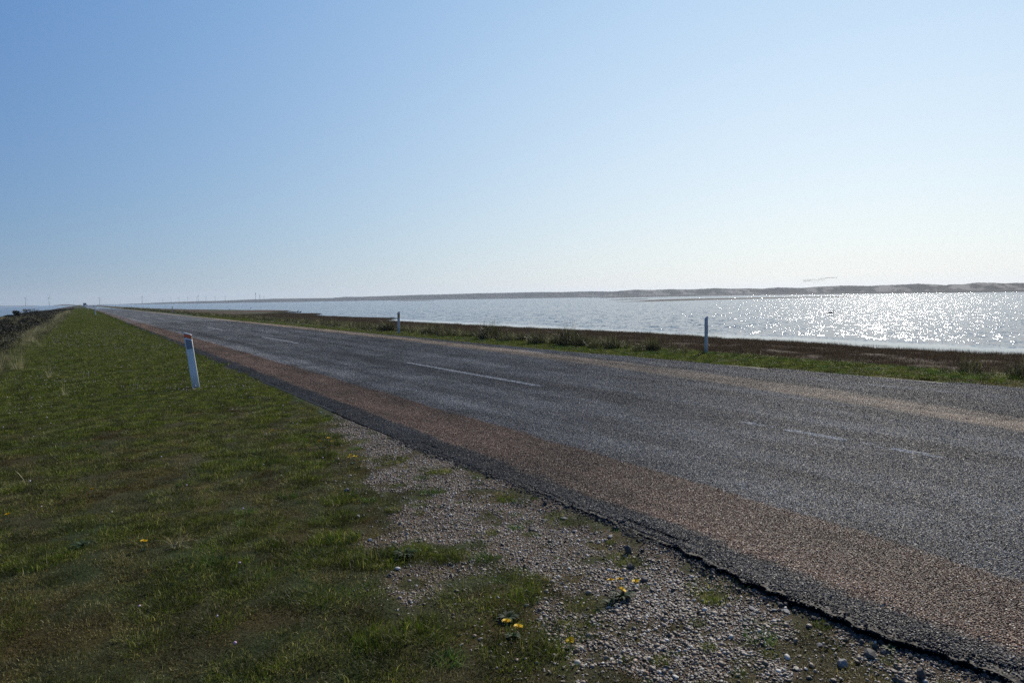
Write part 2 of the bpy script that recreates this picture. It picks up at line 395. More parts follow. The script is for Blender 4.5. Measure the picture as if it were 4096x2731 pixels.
ring(e+under_e+.02, -.16+0*e); ring(e+under_e, -.05+0*e); ring(e+.004+.008*(vn(ROAD_Y*12, 0*e, 71)-.5), -.022-drop*.5-.006*vn(ROAD_Y*5, 0*e, 72)); ring(e+.014, -drop-.005); ring(e+.06, -drop-.004*vn(ROAD_Y*20, 0*e, 56))
for q in (.3, .6, .9): ring((e+.06)*(1-q)+(lip-.012)*q, -drop+.006*(vn(ROAD_Y*9, 0*e+q*7, 57)-.5))
ring(lip, -drop*.6); ring(lip+.012, 0*e); ring(lip+.05, zt*0)
for xx in (3.6, 4.3, 5.2, 6.8, 8.5): ring(xx+0*e, .0005*(6.8-abs(xx-6.8))*0+0*e)
ring(rr-.4, 0*e); ring(rr, -.004+0*e); ring(rr+.03, -.10+0*e)
P = np.stack(prof, 1)  # n, k, 3
k = P.shape[1]
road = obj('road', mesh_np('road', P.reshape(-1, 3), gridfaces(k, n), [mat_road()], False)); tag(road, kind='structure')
def road_z(x, y):
    ee = roadedge(y); l = np.interp(y, ROAD_Y, lip); d = np.interp(y, ROAD_Y, drop)
    return np.where(x < l, -d, 0.0)

# ------------------------------------------------------------ water
def mat_water(calm):
    m = N('water'); p = m.pos()
    x, y, z = m.sep(p)
    def slopes(vec, sc_, det, off):
        c = m.noise(m.vm('ADD', vec, off), sc_, det, .6, 0, 1)
        return m.vm('SUBTRACT', c, (.5, .5, .5))
    pr = m.n('ShaderNodeVectorRotate', rotation_type='Z_AXIS'); m.set(pr.inputs['Vector'], p); pr.inputs['Angle'].default_value = R(50)
    ps = m.vm('MULTIPLY', pr.outputs[0], (1.0, .42, 1))
    a = slopes(ps, 3.0, 3, (0, 0, 0)); b = slopes(ps, .6, 2, (9, 4, 0)); c = slopes(ps, 9, 2, (3, 8, 0))
    s = m.vm('ADD', m.vm('SCALE', a, scale=1.0), m.vm('ADD', m.vm('SCALE', b, scale=.55), m.vm('SCALE', c, scale=.55)))
    gust = m.math('MULTIPLY_ADD', m.noise(m.vm('MULTIPLY', p, (.02, .02, 0)), 1, 3), .7, .62)
    amp = m.math('MULTIPLY', gust, 1.38)
    if calm:
        nz = m.math('MULTIPLY_ADD', m.noise(m.vm('MULTIPLY', p, (.12, .12, 0)), 1, 3), 3.0, -1.5)
        cm = m.ss(m.math('ADD', x, nz), 45.0, 50.5)
        cm = m.math('MAXIMUM', cm, m.ss(y, 110, 125))
        amp = m.math('MULTIPLY', amp, m.math('MULTIPLY_ADD', cm, .985, .015))
        ro = m.math('MULTIPLY_ADD', cm, .09, .01)
    else: ro = .1
    sx, sy, sz = m.sep(s)
    nrm = m.vm('NORMALIZE', m.comb(m.math('MULTIPLY', sx, amp), m.math('MULTIPLY', sy, amp), 1))
    m.bsdf((.022, .045, .085), ro, nrm, spec=.5, IOR=1.26); return m.m
for nm, x0, x1, cl in (('lagoon', 20, 9000, True), ('sea', -9000, -14, False)):
    xs = cum((x0, x1, 1500)); ys = cum((-9000, 9000, 1500)); X, Y = np.meshgrid(xs, ys)
    o = obj(nm, mesh_np(nm, np.stack([X.ravel(), Y.ravel(), 0*X.ravel()+WL], 1), gridfaces(len(xs), len(ys)), [mat_water(cl)], True)); tag(o, kind='structure')

# ------------------------------------------------------------ far dunes and shores, laid round the lagoon
def pix_dir(px, py=None):
    if py is None: py = 1191+.016*(2048-px)
    d = fw+rt*((px-2048)/2731)-up*((py-1365.5)/2731); return d
def pix_ground(px, py, z=0.0):
    d = pix_dir(px, py); t = (z-CAM_H)/d[2]; return np.array([d[0]*t, d[1]*t])
def at(px, py, dist):
    """point at a horizontal distance seen at a pixel"""
    d = pix_dir(px, py); t = dist/math.hypot(d[0], d[1]); return Vector((d[0]*t, d[1]*t, CAM_H+d[2]*t))
SKY = [(380,1222),(415,1221),(500,1216),(650,1209.5),(800,1204.5),(862,1203.5),(960,1199.5),(1050,1196.5),(1100,1194.5),(1330,1192),(1373,1187.5),(1450,1187),(1521,1184.5),(1627,1181),(1650,1180),(1765,1177.5),(1918,1173),(2010,1171.5),(2153,1168),(2240,1168.5),(2367,1165),(2450,1166),(2541,1158.5),(2610,1160),(2685,1156.5),(2760,1158),(2862,1152.5),(2920,1155),
 (2990,1153.5),(3050,1155),(3110,1149.5),(3200,1152),(3260,1147.5),(3365,1142.5),(3430,1142.8),(3478,1144),(3520,1141),(3610,1138.5),(3672,1134.5),(3740,1138),(3784,1141),(3802,1137),(3850,1137.5),(3909,1130),(3980,1131.5),(4020,1134),(4061,1132),(4096,1132),(4400,1120),(5200,1108),(7000,1100)]
ang, hts, dist = [], [], []
for px, py in SKY:
    D = float(np.interp(px, [380, 800, 1400, 2000, 2700, 3300, 4096, 7000], [5200, 4300, 3800, 3300, 2500, 1900, 1350, 1100]))
    q = at(px, py, D*1.12); ang.append(math.atan2(q.x, q.y)); hts.append(q.z); dist.append(D)
ang = np.array(ang); hts = np.array(hts); dist = np.array(dist)
AZ = np.linspace(ang[0], ang[-1], 1700); RD = np.concatenate([[0, .004, .008, .02, .04, .06, .07, .08], np.linspace(.085, .16, 14), [.2, .26]])
A, T = np.meshgrid(AZ, RD, indexing='ij')
D = np.interp(A, ang, dist)*(1+T+.012*(fbm(A*40, 0*A, 61, 3)-.5))
Hh = np.interp(A, ang, hts)
rid = sst(.06, .12, T)*(1-.6*sst(.13, .26, T))
duney = fbm(A*150, T*22, 62, 4)
Z = np.where(T < .065, .5+1.0*(fbm(A*300, T*50, 63, 3)-.5), 0)+ rid*Hh*(.80+.36*(duney-.2)*(1-sst(.09,.12,T))+.2*sst(.1,.12,T)+.03*(fbm(A*900, T*60, 64, 3)-.5)*4)
Z = np.where(T < .002, -3.0, np.where(T < .006, WL+.1, Z)); Z = np.where(T > .22, -3, Z)
X = D*np.sin(A); Y = D*np.cos(A)
sand = sst(.54, .64, fbm(A*75+T*30, T*28-A*20, 65, 4))*sst(.068, .078, T)*(1-sst(.108, .125, T))*sst(.5, .85, A)*1.0
sand = sand + .12*sst(.55, .65, fbm(A*90+T*30, T*28, 66, 4))*sst(.068, .078, T)*(1-sst(.112, .125, T))*(A < .6)
cc = np.array([.012, .020, .028])*np.ones(A.shape+(3,)); cc = cc+(np.array([.27, .25, .22])-cc)*np.clip(sand, 0, 1)[..., None]
def mat_far():
    m = N('dune_grass_and_sand'); p = m.pos(); col = m.n('ShaderNodeVertexColor', layer_name='Col').outputs[0]
    nn = m.noise(p, .03, 4, .6); m.bsdf(m.vm('SCALE', col, scale=m.math('MULTIPLY_ADD', nn, .8, .6)), .95, m.bump(m.noise(p, .15, 3), .5, 1), spec=.1); return m.m
MF = mat_far()
dunes = obj('dunes', mesh_np('dunes', np.stack([X.ravel(), Y.ravel(), Z.ravel()], 1), gridfaces(len(RD), len(AZ)), [MF], True, cc.reshape(-1, 3))); tag(dunes, kind='structure')
# low hazy coast far up the left side, behind the sea
def low_coast(name, px0, px1, D, h, s):
    A0 = math.atan2(*pix_dir(px0)[:2]); A1 = math.atan2(*pix_dir(px1)[:2])
    A_, T_ = np.meshgrid(np.linspace(A0, A1, 120), np.array([0, .01, .02, .04, .05, .06]), indexing='ij')
    pr_ = np.array([-3, .3, .8, 1, .5, -3])[None, :]
    env = np.sin(np.linspace(0, math.pi, 120))[:, None]**.5
    Z_ = np.where(pr_ < 0, -4, pr_*h*env*(.5+.8*fbm(A_*300, T_*10, s, 3))); Dd = D*(1+T_)
    cc_ = np.ones((A_.size, 3))*np.array([.04, .045, .035])
    o = obj(name, mesh_np(name, np.stack([(Dd*np.sin(A_)).ravel(), (Dd*np.cos(A_)).ravel(), Z_.ravel()], 1), gridfaces(6, 120), [MF], True, cc_)); tag(o, kind='structure')
low_coast('far_shore', -500, 150, 6500, 3, 71); low_coast('breakwater', 215, 305, 4200, 4.5, 72)
# flats in the lagoon
def mudflat(pts, hgt, s):
    P_ = np.array([pix_ground(px, py, WL) for px, py in pts]); c0 = P_.mean(0)
    nr = 14; verts = []
    dense = []
    for i in range(len(P_)):
        a, b = P_[i], P_[(i+1) % len(P_)]
        for t in np.linspace(0, 1, 14, endpoint=False): dense.append(a*(1-t)+b*t)
    dense = np.array(dense); m_ = len(dense)
    jit = (fbm(np.arange(m_)*.35, np.zeros(m_)+s, s, 3)-.5)[:, None]
    dense = c0+(dense-c0)*(1+jit*.10)
    fr = np.linspace(0, 1.08, nr)
    V_ = [(c0[0]*(1-q)+d[0]*q, c0[1]*(1-q)+d[1]*q, WL+hgt*(1-q**6*1.0)*(.6+.8*vn(d[0]*.05*q+s, d[1]*.05, s))-(.3 if q > 1.02 else 0)) for q in fr for d in dense]
    F_ = [(r*m_+j, r*m_+(j+1) % m_, (r+1)*m_+(j+1) % m_, (r+1)*m_+j) for r in range(nr-1) for j in range(m_)]
    o = obj('mudflat', mesh_np('mudflat', V_, F_, [MF], True, np.ones((len(V_), 3))*np.array([.045, .034, .026]))); tag(o, kind='structure')
mudflat([(2454,1208),(2600,1205.5),(2800,1200),(3076,1193.8),(3400,1186.6),(3440,1186),(3400,1184.8),(3076,1190.5),(2804,1195),(2620,1199),(2560,1204)], .35, 81)
mudflat([(2342,1193),(2430,1190),(2700,1184.8),(3100,1179.5),(3600,1172),(3900,1167.5),(3500,1172),(3100,1177.5),(2650,1183),(2440,1188)], .9, 82)
mudflat([(2434,1200),(2520,1198.5),(2600,1196.5),(2590,1195.4),(2500,1196.5)], .3, 83)
mudflat([(1560,1204.5),(1640,1203.6),(1740,1202.5),(1730,1201.5),(1600,1202.8)], .5, 84)

# ------------------------------------------------------------ instanced ground cover (stuff)
def gn_group(name, coll):
    g = bpy.data.node_groups.new(name, 'GeometryNodeTree')
    g.interface.new_socket('Geometry', in_out='INPUT', socket_type='NodeSocketGeometry'); g.interface.new_socket('Geometry', in_out='OUTPUT', socket_type='NodeSocketGeometry')
    i = g.nodes.new('NodeGroupInput'); o = g.nodes.new('NodeGroupOutput')
    ip = g.nodes.new('GeometryNodeInstanceOnPoints'); ci = g.nodes.new('GeometryNodeCollectionInfo')
    ci.inputs['Collection'].default_value = coll; ci.inputs['Separate Children'].default_value = True; ci.inputs['Reset Children'].default_value = True
    def na(n_, t):
        d = g.nodes.new('GeometryNodeInputNamedAttribute'); d.data_type = t; d.inputs[0].default_value = n_; return d.outputs[0]
    er = g.nodes.new('FunctionNodeEulerToRotation')
    L = g.links.new
    L(na('rot', 'FLOAT_VECTOR'), er.inputs[0]); L(er.outputs[0], ip.inputs['Rotation']); L(na('scl', 'FLOAT_VECTOR'), ip.inputs['Scale'])
    L(na('idx', 'INT'), ip.inputs['Instance Index']); ip.inputs['Pick Instance'].default_value = True
    L(ci.outputs[0], ip.inputs['Instance']); L(i.outputs[0], ip.inputs['Points']); L(ip.outputs[0], o.inputs[0])
    return g
def scatter(name, variants, P, rot, scl, idx, label=None):
    """variants: meshes; one object that instances them on the points P"""
    coll = bpy.data.collections.new(name+'_kinds')
    for k_, me in enumerate(variants):
        coll.objects.link(bpy.data.objects.new('kind_%02d' % k_, me))
    me = bpy.data.meshes.new(name); P = np.asarray(P, np.float32); me.vertices.add(len(P)); me.vertices.foreach_set('co', P.ravel())
    rot = np.asarray(rot, np.float32); scl = np.asarray(scl, np.float32)
    if scl.ndim == 1: scl = np.repeat(scl[:, None], 3, 1)
    a = me.attributes.new('rot', 'FLOAT_VECTOR', 'POINT'); a.data.foreach_set('vector', rot.ravel())
    a = me.attributes.new('scl', 'FLOAT_VECTOR', 'POINT'); a.data.foreach_set('vector', scl.ravel())
    a = me.attributes.new('idx', 'INT', 'POINT'); a.data.foreach_set('value', np.asarray(idx, np.int32))
    o = obj(name, me); md = o.modifiers.new('scatter', 'NODES'); md.node_group = gn_group(name, coll)
    tag(o, label, kind='stuff'); return o
def rz(n_): 
    r_ = np.zeros((n_, 3)); r_[:, 2] = rng.uniform(0, 2*math.pi, n_); return r_
def infront(x, y, margin=.5, z=0.0):
    """which points could be seen from the photograph's place or a step beside it"""
    dx = x; dy = y; dz = z-CAM_H
    f_ = dx*fw[0]+dy*fw[1]+dz*fw[2]; r_ = dx*rt[0]+dy*rt[1]+dz*rt[2]; u_ = dx*up[0]+dy*up[1]+dz*up[2]
    return (f_ > .3) & (np.abs(r_) < f_*.75+margin*1.6) & (u_ > -f_*.5-margin)

def mat_blade(name, c1, c2, c3, rough=.55, trans=.35, big=(1.0, 1.0)):
    m = N(name); oi = m.n('ShaderNodeObjectInfo').outputs['Random']; ri = m.n('ShaderNodeNewGeometry').outputs['Random Per Island']
    p = m.pos(); f = m.math('MULTIPLY_ADD', m.noise(p, .9, 3), 1.4, -.2, clamp=True)
    r_ = m.math('FRACT', m.math('ADD', m.math('MULTIPLY', oi, 7.3), ri))
    c = m.mix(f, c1, c2); c = m.mix(m.ss(r_, .72, .95), c, c3)
    c = m.vm('SCALE', c, scale=m.math('MULTIPLY', m.math('MULTIPLY_ADD', ri, .9, .5), m.ss(m.noise(p, 4.2, 4, .65), .36, .64, .5, 1.35)))
    b = m.n('ShaderNodeBsdfPrincipled'); m.set(b.inputs['Base Color'], c); b.inputs['Roughness'].default_value = rough; b.inputs['Specular IOR Level'].default_value = .35
    t = m.n('ShaderNodeBsdfTranslucent'); m.set(t.inputs[0], c); mx = m.n('ShaderNodeMixShader'); mx.inputs[0].default_value = trans
    m.t.links.new(b.outputs[0], mx.inputs[1]); m.t.links.new(t.outputs[0], mx.inputs[2]); m.t.links.new(mx.outputs[0], m.out.inputs[0]); return m.m
def blades(name, n_, spread, h0, h1, w, lean, mat, seg=2, seed=0, disc=True, curl=1.0, base_dark=None):
    """tapered bent strips; spread = radius of the patch they stand in"""
    g = np.random.default_rng(seed)
    if disc: r_ = spread*np.sqrt(g.random(n_)); a = g.uniform(0, 2*math.pi, n_); bx = r_*np.cos(a); by = r_*np.sin(a)
    else: bx = g.uniform(-spread, spread, n_); by = g.uniform(-spread, spread, n_)
    h_ = g.uniform(h0, h1, n_); az = g.uniform(0, 2*math.pi, n_)
    if disc and lean > .5: az = np.arctan2(by, bx)+g.normal(0, .7, n_)
    ln = np.abs(g.normal(0, lean, n_)); wv = w*g.uniform(.6, 1.3, n_); tw = g.uniform(0, math.pi, n_)
    V_ = []; 
    for k_ in range(seg+1):
        t = k_/seg; th = ln*t*curl+ln*.35
        rr_ = h_*t*np.sin(np.clip(th, 0, 1.5)); zz = h_*t*np.cos(np.clip(th, 0, 1.45))
        x = bx+rr_*np.cos(az); y = by+rr_*np.sin(az); ww = wv*(1-t)**.6*.5+(.0004 if t == 1 else 0)
        V_.append(np.stack([x-np.cos(tw)*ww, y-np.sin(tw)*ww, zz], 1)); V_.append(np.stack([x+np.cos(tw)*ww, y+np.sin(tw)*ww, zz], 1))
    V_ = np.stack(V_, 1); m_ = 2*(seg+1); base = (np.arange(n_)*m_)[:, None]
    F_ = np.concatenate([base+np.array([2*k_, 2*k_+1, 2*k_+3, 2*k_+2]) for k_ in range(seg)], 0)
    return mesh_np(name, V_.reshape(-1, 3), F_, [mat], True)
MB_green = mat_blade('grass_green', (.046, .082, .006), (.082, .108, .010), (.30, .28, .08), trans=.45)
MB_dry = mat_blade('grass_dry', (.090, .090, .018), (.135, .115, .028), (.40, .34, .15), .55, .42)
MB_moss = mat_blade('moss', (.060, .052, .010), (.10, .065, .012), (.16, .10, .02), .8, .2)
MB_bright = mat_blade('grass_bright', (.050, .12, .012), (.075, .14, .02), (.12, .15, .04))
turf = [blades('turf_green', 420, .15, .012, .040, .0030, .55, MB_green, 2, 1), blades('turf_green', 420, .15, .010, .034, .0030, .7, MB_green, 2, 2),
        blades('turf_dry', 380, .15, .008, .026, .0026, .8, MB_dry, 2, 3), blades('turf_dry', 380, .15, .008, .022, .0024, .9, MB_dry, 2, 4),
        blades('turf_moss', 520, .15, .004, .012, .0045, .8, MB_moss, 1, 5),
        blades('turf_tall', 240, .10, .025, .075, .0034, .5, MB_green, 3, 6), blades('turf_bright', 130, .07, .02, .065, .0034, .6, MB_bright, 3, 7)]
def place_turf():
    P_, R_, S_, I_ = [], [], [], []
    def add(x, y, s, idx, zoff=0.0):
        z = gz(x, y)+zoff; n_ = len(x); P_.append(np.stack([x, y, z], 1)); r_ = rz(n_); R_.append(r_); S_.append(np.stack([s, s, s*rng.uniform(.55, .95, n_)], 1)); I_.append(idx)
    def field(x0, x1, y0, y1, den, s0, s1):
        n_ = int((x1-x0)*(y1-y0)*den); x = rng.uniform(x0, x1, n_); y = rng.uniform(y0, y1, n_)
        k_ = infront(x, y, .4+.02*y.mean()); x, y = x[k_], y[k_]
        g_ = gravel(np.clip(x, -4, 4), np.clip(y, -3, 12))*((y < 12) & (x < 3.4))
        ed = np.where(x < 3.3, roadedge(y)-.02-x, x-road_right(y)-.02)
        keep = (rng.random(len(x))**1.4 > g_*1.25) & np.where(x > 8, ed > -.01, (ed > .02*s0) & (ed > (s1 > 1.2)*.1))
        x, y = x[keep], y[keep]; ed = ed[keep]
        nr = sst(12, 5, y); pat = .5+(fbm(x*1.3, y*1.3, 91, 4)-.5)*.38+(fbm(x*6.5, y*6.5, 98, 2)-.5)*.75*nr+.16*(rng.random(len(x))-.5); p2 = fbm(x*3.1, y*3.1, 92, 3)+.1*(rng.random(len(x))-.5)
        lush = sst(6, 14, y)*.16-.05-.07*sst(.5, 1.5, x)*sst(8, 4, y)*(x < 4)
        idx = np.where(pat+lush > .50, rng.integers(0, 2, len(x)), np.where(p2 > .60, 4, rng.integers(2, 4, len(x))))
        idx = np.where((pat > .62) & (rng.random(len(x)) < .12), 5, idx)
        s = rng.uniform(s0, s1, len(x))*np.clip((ed+.02)/.15, .25, 1)
        add(x, y, s, idx)
    field(-2.2, 3.0, .6, 6, 95, .6, 1.2); field(-2.4, 3.0, 6, 14, 62, .8, 1.4); field(-2.4, 3.0, 14, 30, 26, 1.4, 2.2); field(-2.2, 3.0, 30, 70, 9, 2.2, 3.4); field(-1.5, 3.0, 70, 130, 4, 3, 4.5); field(-1.5, 3.0, 130, 330, 1.6, 4, 6)
    field(11.3, 15.2, 2, 14, 40, 1.0, 1.7); field(11.3, 15.2, 14, 34, 22, 1.3, 2.1); field(11.3, 15.0, 34, 90, 8, 2.0, 3.2)
    # small tufts in and beside the loose stones
    x = rng.uniform(1.3, 3.0, 1500); y = rng.uniform(.8, 9.5, 1500); g_ = gravel(x, y); k_ = (g_ > .15)&(rng.random(1500) < .40)&(x < roadedge(y)-.03); x, y = x[k_], y[k_]
    add(x, y, rng.uniform(.12, .55, len(x)), rng.choice([0, 5, 6, 4, 4], len(x)))
    # brighter clumps
    bx = rng.uniform(.3, 3.0, 260); by = rng.uniform(1, 14, 260); k_ = (rng.random(260) < .25) & (bx < roadedge(by)-.05); bx, by = bx[k_], by[k_]
    add(bx, by, rng.uniform(.4, 1.1, len(bx)), np.full(len(bx), 6))
    ex = [(2.09,3.80),(2.03,3.55),(2.0,3.57),(2.4,5.0),(2.34,5.03),(1.64,3.9),(1.72,3.86),(1.58,3.85),(1.27,2.62),(1.3,2.6)]
    add(np.array([q[0] for q in ex]), np.array([q[1] for q in ex]), np.full(len(ex), 1.1), np.array([6, 6, 6, 6, 6, 5, 5, 5, 6, 6]))
    # lush verge by the right hand grass strip
    x = rng.uniform(12.2, 15, 1500); y = rng.uniform(3, 26, 1500); k_ = x > road_right(y)+.1; x, y = x[k_], y[k_]
    add(x, y, rng.uniform(.8, 1.7, len(x)), rng.choice([6, 6, 5, 0], len(x)))
    cat = lambda L_: np.concatenate(L_, 0)
    scatter('grass', turf, cat(P_), cat(R_), cat(S_), cat(I_), 'short green and olive turf with dry and mossy patches')
place_turf()

# pebbles
def ico(sub=1):
    bm = bmesh.new(); bmesh.ops.create_icosphere(bm, subdivisions=sub, radius=1)
    V_ = np.array([v.co[:] for v in bm.verts]); F_ = np.array([[v.index for v in f.verts] for f in bm.faces]); bm.free(); return V_, F_
IV, IF = ico(2); IV1, IF1 = ico(1)
def pebble(seed, angular=.0, flat=.6, hi=True):
    g = np.random.default_rng(seed); V_ = (IV if hi else IV1).copy()
    for k_ in range(9 if angular else 5):
        d = g.normal(size=3); d /= np.linalg.norm(d); lim = g.uniform(.55, .92) if angular else g.uniform(.75, .98)
        t = V_@d; V_ -= np.outer(np.clip(t-lim, 0, None), d)*(1.0 if angular else .85)
    V_ *= np.array([1, g.uniform(.65, .95), flat*g.uniform(.75, 1.2)]); return V_
def mat_stone(name, cols, rough=.6):
    m = N(name); oi = m.n('ShaderNodeObjectInfo').outputs['Random']; d = m.n('ShaderNodeValToRGB'); m.set(d.inputs[0], oi)
    el = d.color_ramp.elements
    while len(el) < len(cols): el.new(.5)
    for k_, (q, c) in enumerate(cols): el[k_].position = q; el[k_].color = (*c, 1)
    tc = m.n('ShaderNodeTexCoord').outputs['Object']; nn = m.noise(tc, 2.5, 4, .6)
    c = m.vm('SCALE', d.outputs[0], scale=m.math('MULTIPLY_ADD', nn, .8, .6))
    m.bsdf(c, rough, m.bump(m.noise(tc, 6, 3), .25, .1), spec=.4); return m.m
MS = mat_stone('pebble', [(0, (.04, .032, .025)), (.22, (.10, .078, .054)), (.46, (.19, .135, .088)), (.66, (.25, .20, .145)), (.84, (.36, .315, .255)), (.95, (.64, .60, .53)), (1, (.32, .17, .09))], .5)
pebs = [mesh_np('pebble', pebble(s, 0, .62), IF, [MS], True) for s in range(5)]+[mesh_np('shard', pebble(s+20, 1, .55, False), IF1, [MS], False) for s in range(4)]
MSA = mat_stone('asphalt_crumb', [(0, (.02, .019, .018)), (.6, (.05, .048, .045)), (.9, (.11, .10, .09)), (1, (.22, .20, .17))], .8)
pebs += [mesh_np('crumb', pebble(s+40, 1, .7, False), IF1, [MSA], False) for s in range(3)]
def place_gravel():
    n_ = 190000; x = rng.uniform(1.2, 3.06, n_); y = .6+(9.6-.6)*rng.random(n_)**1.5; g_ = gravel(x, y)
    bare = sst(.28, .05, roadedge(y)-x)*sst(7, 4, y)   # finer, trodden dirt close to the asphalt
    g_ = np.maximum(g_, .10*sst(-.45, 0, poly_sd(x, y, GP))); k_ = (rng.random(n_) < g_*(1-.5*bare)) & (x < roadedge(y)-.01); x, y, bare = x[k_], y[k_], bare[k_]
    s = np.exp(rng.normal(math.log(.0043), .44, len(x)))*(1-.25*bare)*(1+.25*sst(3.6, 2.4, y)); s = np.clip(s, .0028, .019)
    # coarser, whiter cobbles along the grass side
    z = gz(x, y)+s*.22
    x2 = rng.uniform(.9, 3.0, 420); y2 = rng.uniform(1, 9, 420); d2 = poly_sd(x2, y2, GP); k2 = (d2 > -.22*rng.random(420)**2.5) & (x2 < roadedge(y2)-.03); x2, y2 = x2[k2], y2[k2]
    s2 = rng.uniform(.006, .0115, len(x2)); z2 = gz(x2, y2)+s2*.4+.006
    # crumbled asphalt lying along the foot of the edge
    n3 = 5200; y3 = .8+6.5*rng.random(n3)**1.3; x3 = roadedge(y3)+.012-np.abs(rng.normal(0, .045, n3))*(.5+1.2*vn(y3*2.5, 0*y3, 12)); s3 = np.exp(rng.normal(math.log(.0052), .5, n3)).clip(.003, .022); z3 = gz(x3, y3)+s3*.35
    i_ = np.concatenate([rng.integers(0, 9, len(x)+len(x2)), rng.integers(9, 12, n3)])
    X_ = np.concatenate([x, x2, x3]); Y_ = np.concatenate([y, y2, y3]); Z_ = np.concatenate([z, z2, z3]); S_ = np.concatenate([s, s2, s3])
    r_ = rz(len(X_)); r_[:, 0] = rng.normal(0, .35, len(X_)); r_[:, 1] = rng.normal(0, .35, len(X_))
    scatter('gravel', pebs, np.stack([X_, Y_, Z_], 1), r_, S_, i_, 'loose pale and brown pebbles beside the broken asphalt edge')
place_gravel()

# chippings of the surface dressing
def mat_chip():
    m = N('chipping'); p = m.pos(); ri = m.n('ShaderNodeNewGeometry').outputs['Random Per Island']
    oi = m.n('ShaderNodeObjectInfo').outputs['Random']
    r_ = m.math('FRACT', m.math('ADD', ri, m.math('MULTIPLY', oi, 3.7)))
    c, *_ = agg_colour(m, p, r_)
    r2 = m.math('FRACT', m.math('MULTIPLY', r_, 17.3))
    m.bsdf(m.vm('SCALE', c, scale=.86), m.math('MULTIPLY_ADD', r2, .35, .52), spec=.22); return m.m
MC = mat_chip()
def chip_tile(seed, half=.15, den=8200):
    g = np.random.default_rng(seed); n_ = int(den*(2*half)**2)
    # jittered grid keeps chips apart
    m_ = int(math.sqrt(n_)); st = 2*half/m_; gx, gy = np.meshgrid(np.arange(m_), np.arange(m_)); gx = -half+st*(gx.ravel()+.5+g.uniform(-.42, .42, m_*m_)); gy = -half+st*(gy.ravel()+.5+g.uniform(-.42, .42, m_*m_))
    n_ = len(gx); base = np.array([(1, 0, 0), (.3, .9, 0), (-.8, .6, 0), (-.9, -.5, 0), (.2, -1, 0)], float)
    nb = 5; V_ = np.zeros((n_, 2*nb, 3)); a = g.uniform(0, 6.28, n_); s = st*g.uniform(.32, .60, n_); hh = g.uniform(.0015, .0045, n_)
    tx = g.normal(0, .22, n_); ty = g.normal(0, .22, n_)
    for k_ in range(nb):
        jx = base[k_, 0]+g.normal(0, .15, n_); jy = base[k_, 1]+g.normal(0, .15, n_)
        ux = (jx*np.cos(a)-jy*np.sin(a))*s; uy = (jx*np.sin(a)+jy*np.cos(a))*s
        V_[:, k_] = np.stack([gx+ux, gy+uy, -.002+0*gx], 1)
        V_[:, nb+k_] = np.stack([gx+ux*.62, gy+uy*.62, hh+(ux*tx+uy*ty)*.62], 1)
    b = (np.arange(n_)*2*nb)[:, None]
    quads = np.concatenate([b+np.array([k_, (k_+1) % nb, nb+(k_+1) % nb, nb+k_]) for k_ in range(nb)], 0)
    # tops as quad + degenerate-free split
    q2 = b+np.array([nb, nb+1, nb+2, nb+3]); t2 = b+np.array([nb, nb+3, nb+4, nb+4])
    V_ = V_.reshape(-1, 3)
    # add tiny extra vertex-free triangle by repeating is not allowed, so widen with a midpoint
    mid = (V_[(b[:, 0]+nb)]+V_[(b[:, 0]+nb+4)])/2
    off = len(V_); V_ = np.concatenate([V_, mid], 0); t2[:, 3] = off+np.arange(n_)
    return mesh_np('chips', V_, np.concatenate([quads, q2, t2[:, [0, 1, 2, 3]]], 0), [MC], False)
chips = [chip_tile(200+s) for s in range(5)]+[chip_tile(300+s, .04) for s in range(4)]+[chip_tile(400, .0075, 9000)]
def place_chips():
    P_, R_, S_, I_ = [], [], [], []
    st = .30
    gx, gy = np.meshgrid(np.arange(3.9+.15, 13.2, st), np.arange(.3, 62, st)); gx = gx.ravel(); gy = gy.ravel()
    k_ = infront(gx, gy, .8) & (gx < road_right(gy)+.02); gx, gy = gx[k_], gy[k_]
    n_ = len(gx); r_ = np.zeros((n_, 3)); r_[:, 2] = rng.integers(0, 4, n_)*math.pi/2
    P_.append(np.stack([gx, gy, 0*gx+.0005], 1)); R_.append(r_); S_.append(np.ones((n_, 3))); I_.append(rng.integers(0, 5, n_))
    # small tiles up to the broken edge
    st = .08
    gx, gy = np.meshgrid(np.arange(3.9-st/2, 2.9, -st), np.arange(.3, 62, st)); gx = gx.ravel(); gy = gy.ravel()
    k_ = infront(gx, gy, .5) & (gx-.05 > roadedge(gy)); gx, gy = gx[k_], gy[k_]
    l_ = np.interp(gy, ROAD_Y, lip)
    
    n_ = len(gx); r_ = np.zeros((n_, 3)); r_[:, 2] = rng.integers(0, 4, n_)*math.pi/2
    zz = road_z(gx, gy); P_.append(np.stack([gx, gy, zz+.0005-.0006*(zz < -.001)], 1)); R_.append(r_); S_.append(np.ones((n_, 3))); I_.append(rng.integers(5, 9, n_))
    n_ = 30000; y = .5+9*rng.random(n_)**1.2; x = roadedge(y)+.008+rng.random(n_)*.42; k_ = infront(x, y, .3); x, y = x[k_], y[k_]; n_ = len(x)
    ee = roadedge(y); zz = road_z(x, y)-.012*np.clip(1-(x-ee)/.06, 0, 1)*(1-sst(5, 9, y))
    r_ = rz(n_); r_[:, 0] = rng.normal(0, .2, n_); r_[:, 1] = rng.normal(0, .2, n_)
    P_.append(np.stack([x, y, zz], 1)); R_.append(r_); sx_ = rng.uniform(.6, 1.5, n_); S_.append(np.stack([sx_, sx_, sx_], 1)); I_.append(np.full(n_, 9))
    cat = lambda L_: np.concatenate(L_, 0)
    scatter('road_chippings', chips, cat(P_), cat(R_), cat(S_), cat(I_), 'stone chippings bound into the road surface')
place_chips()

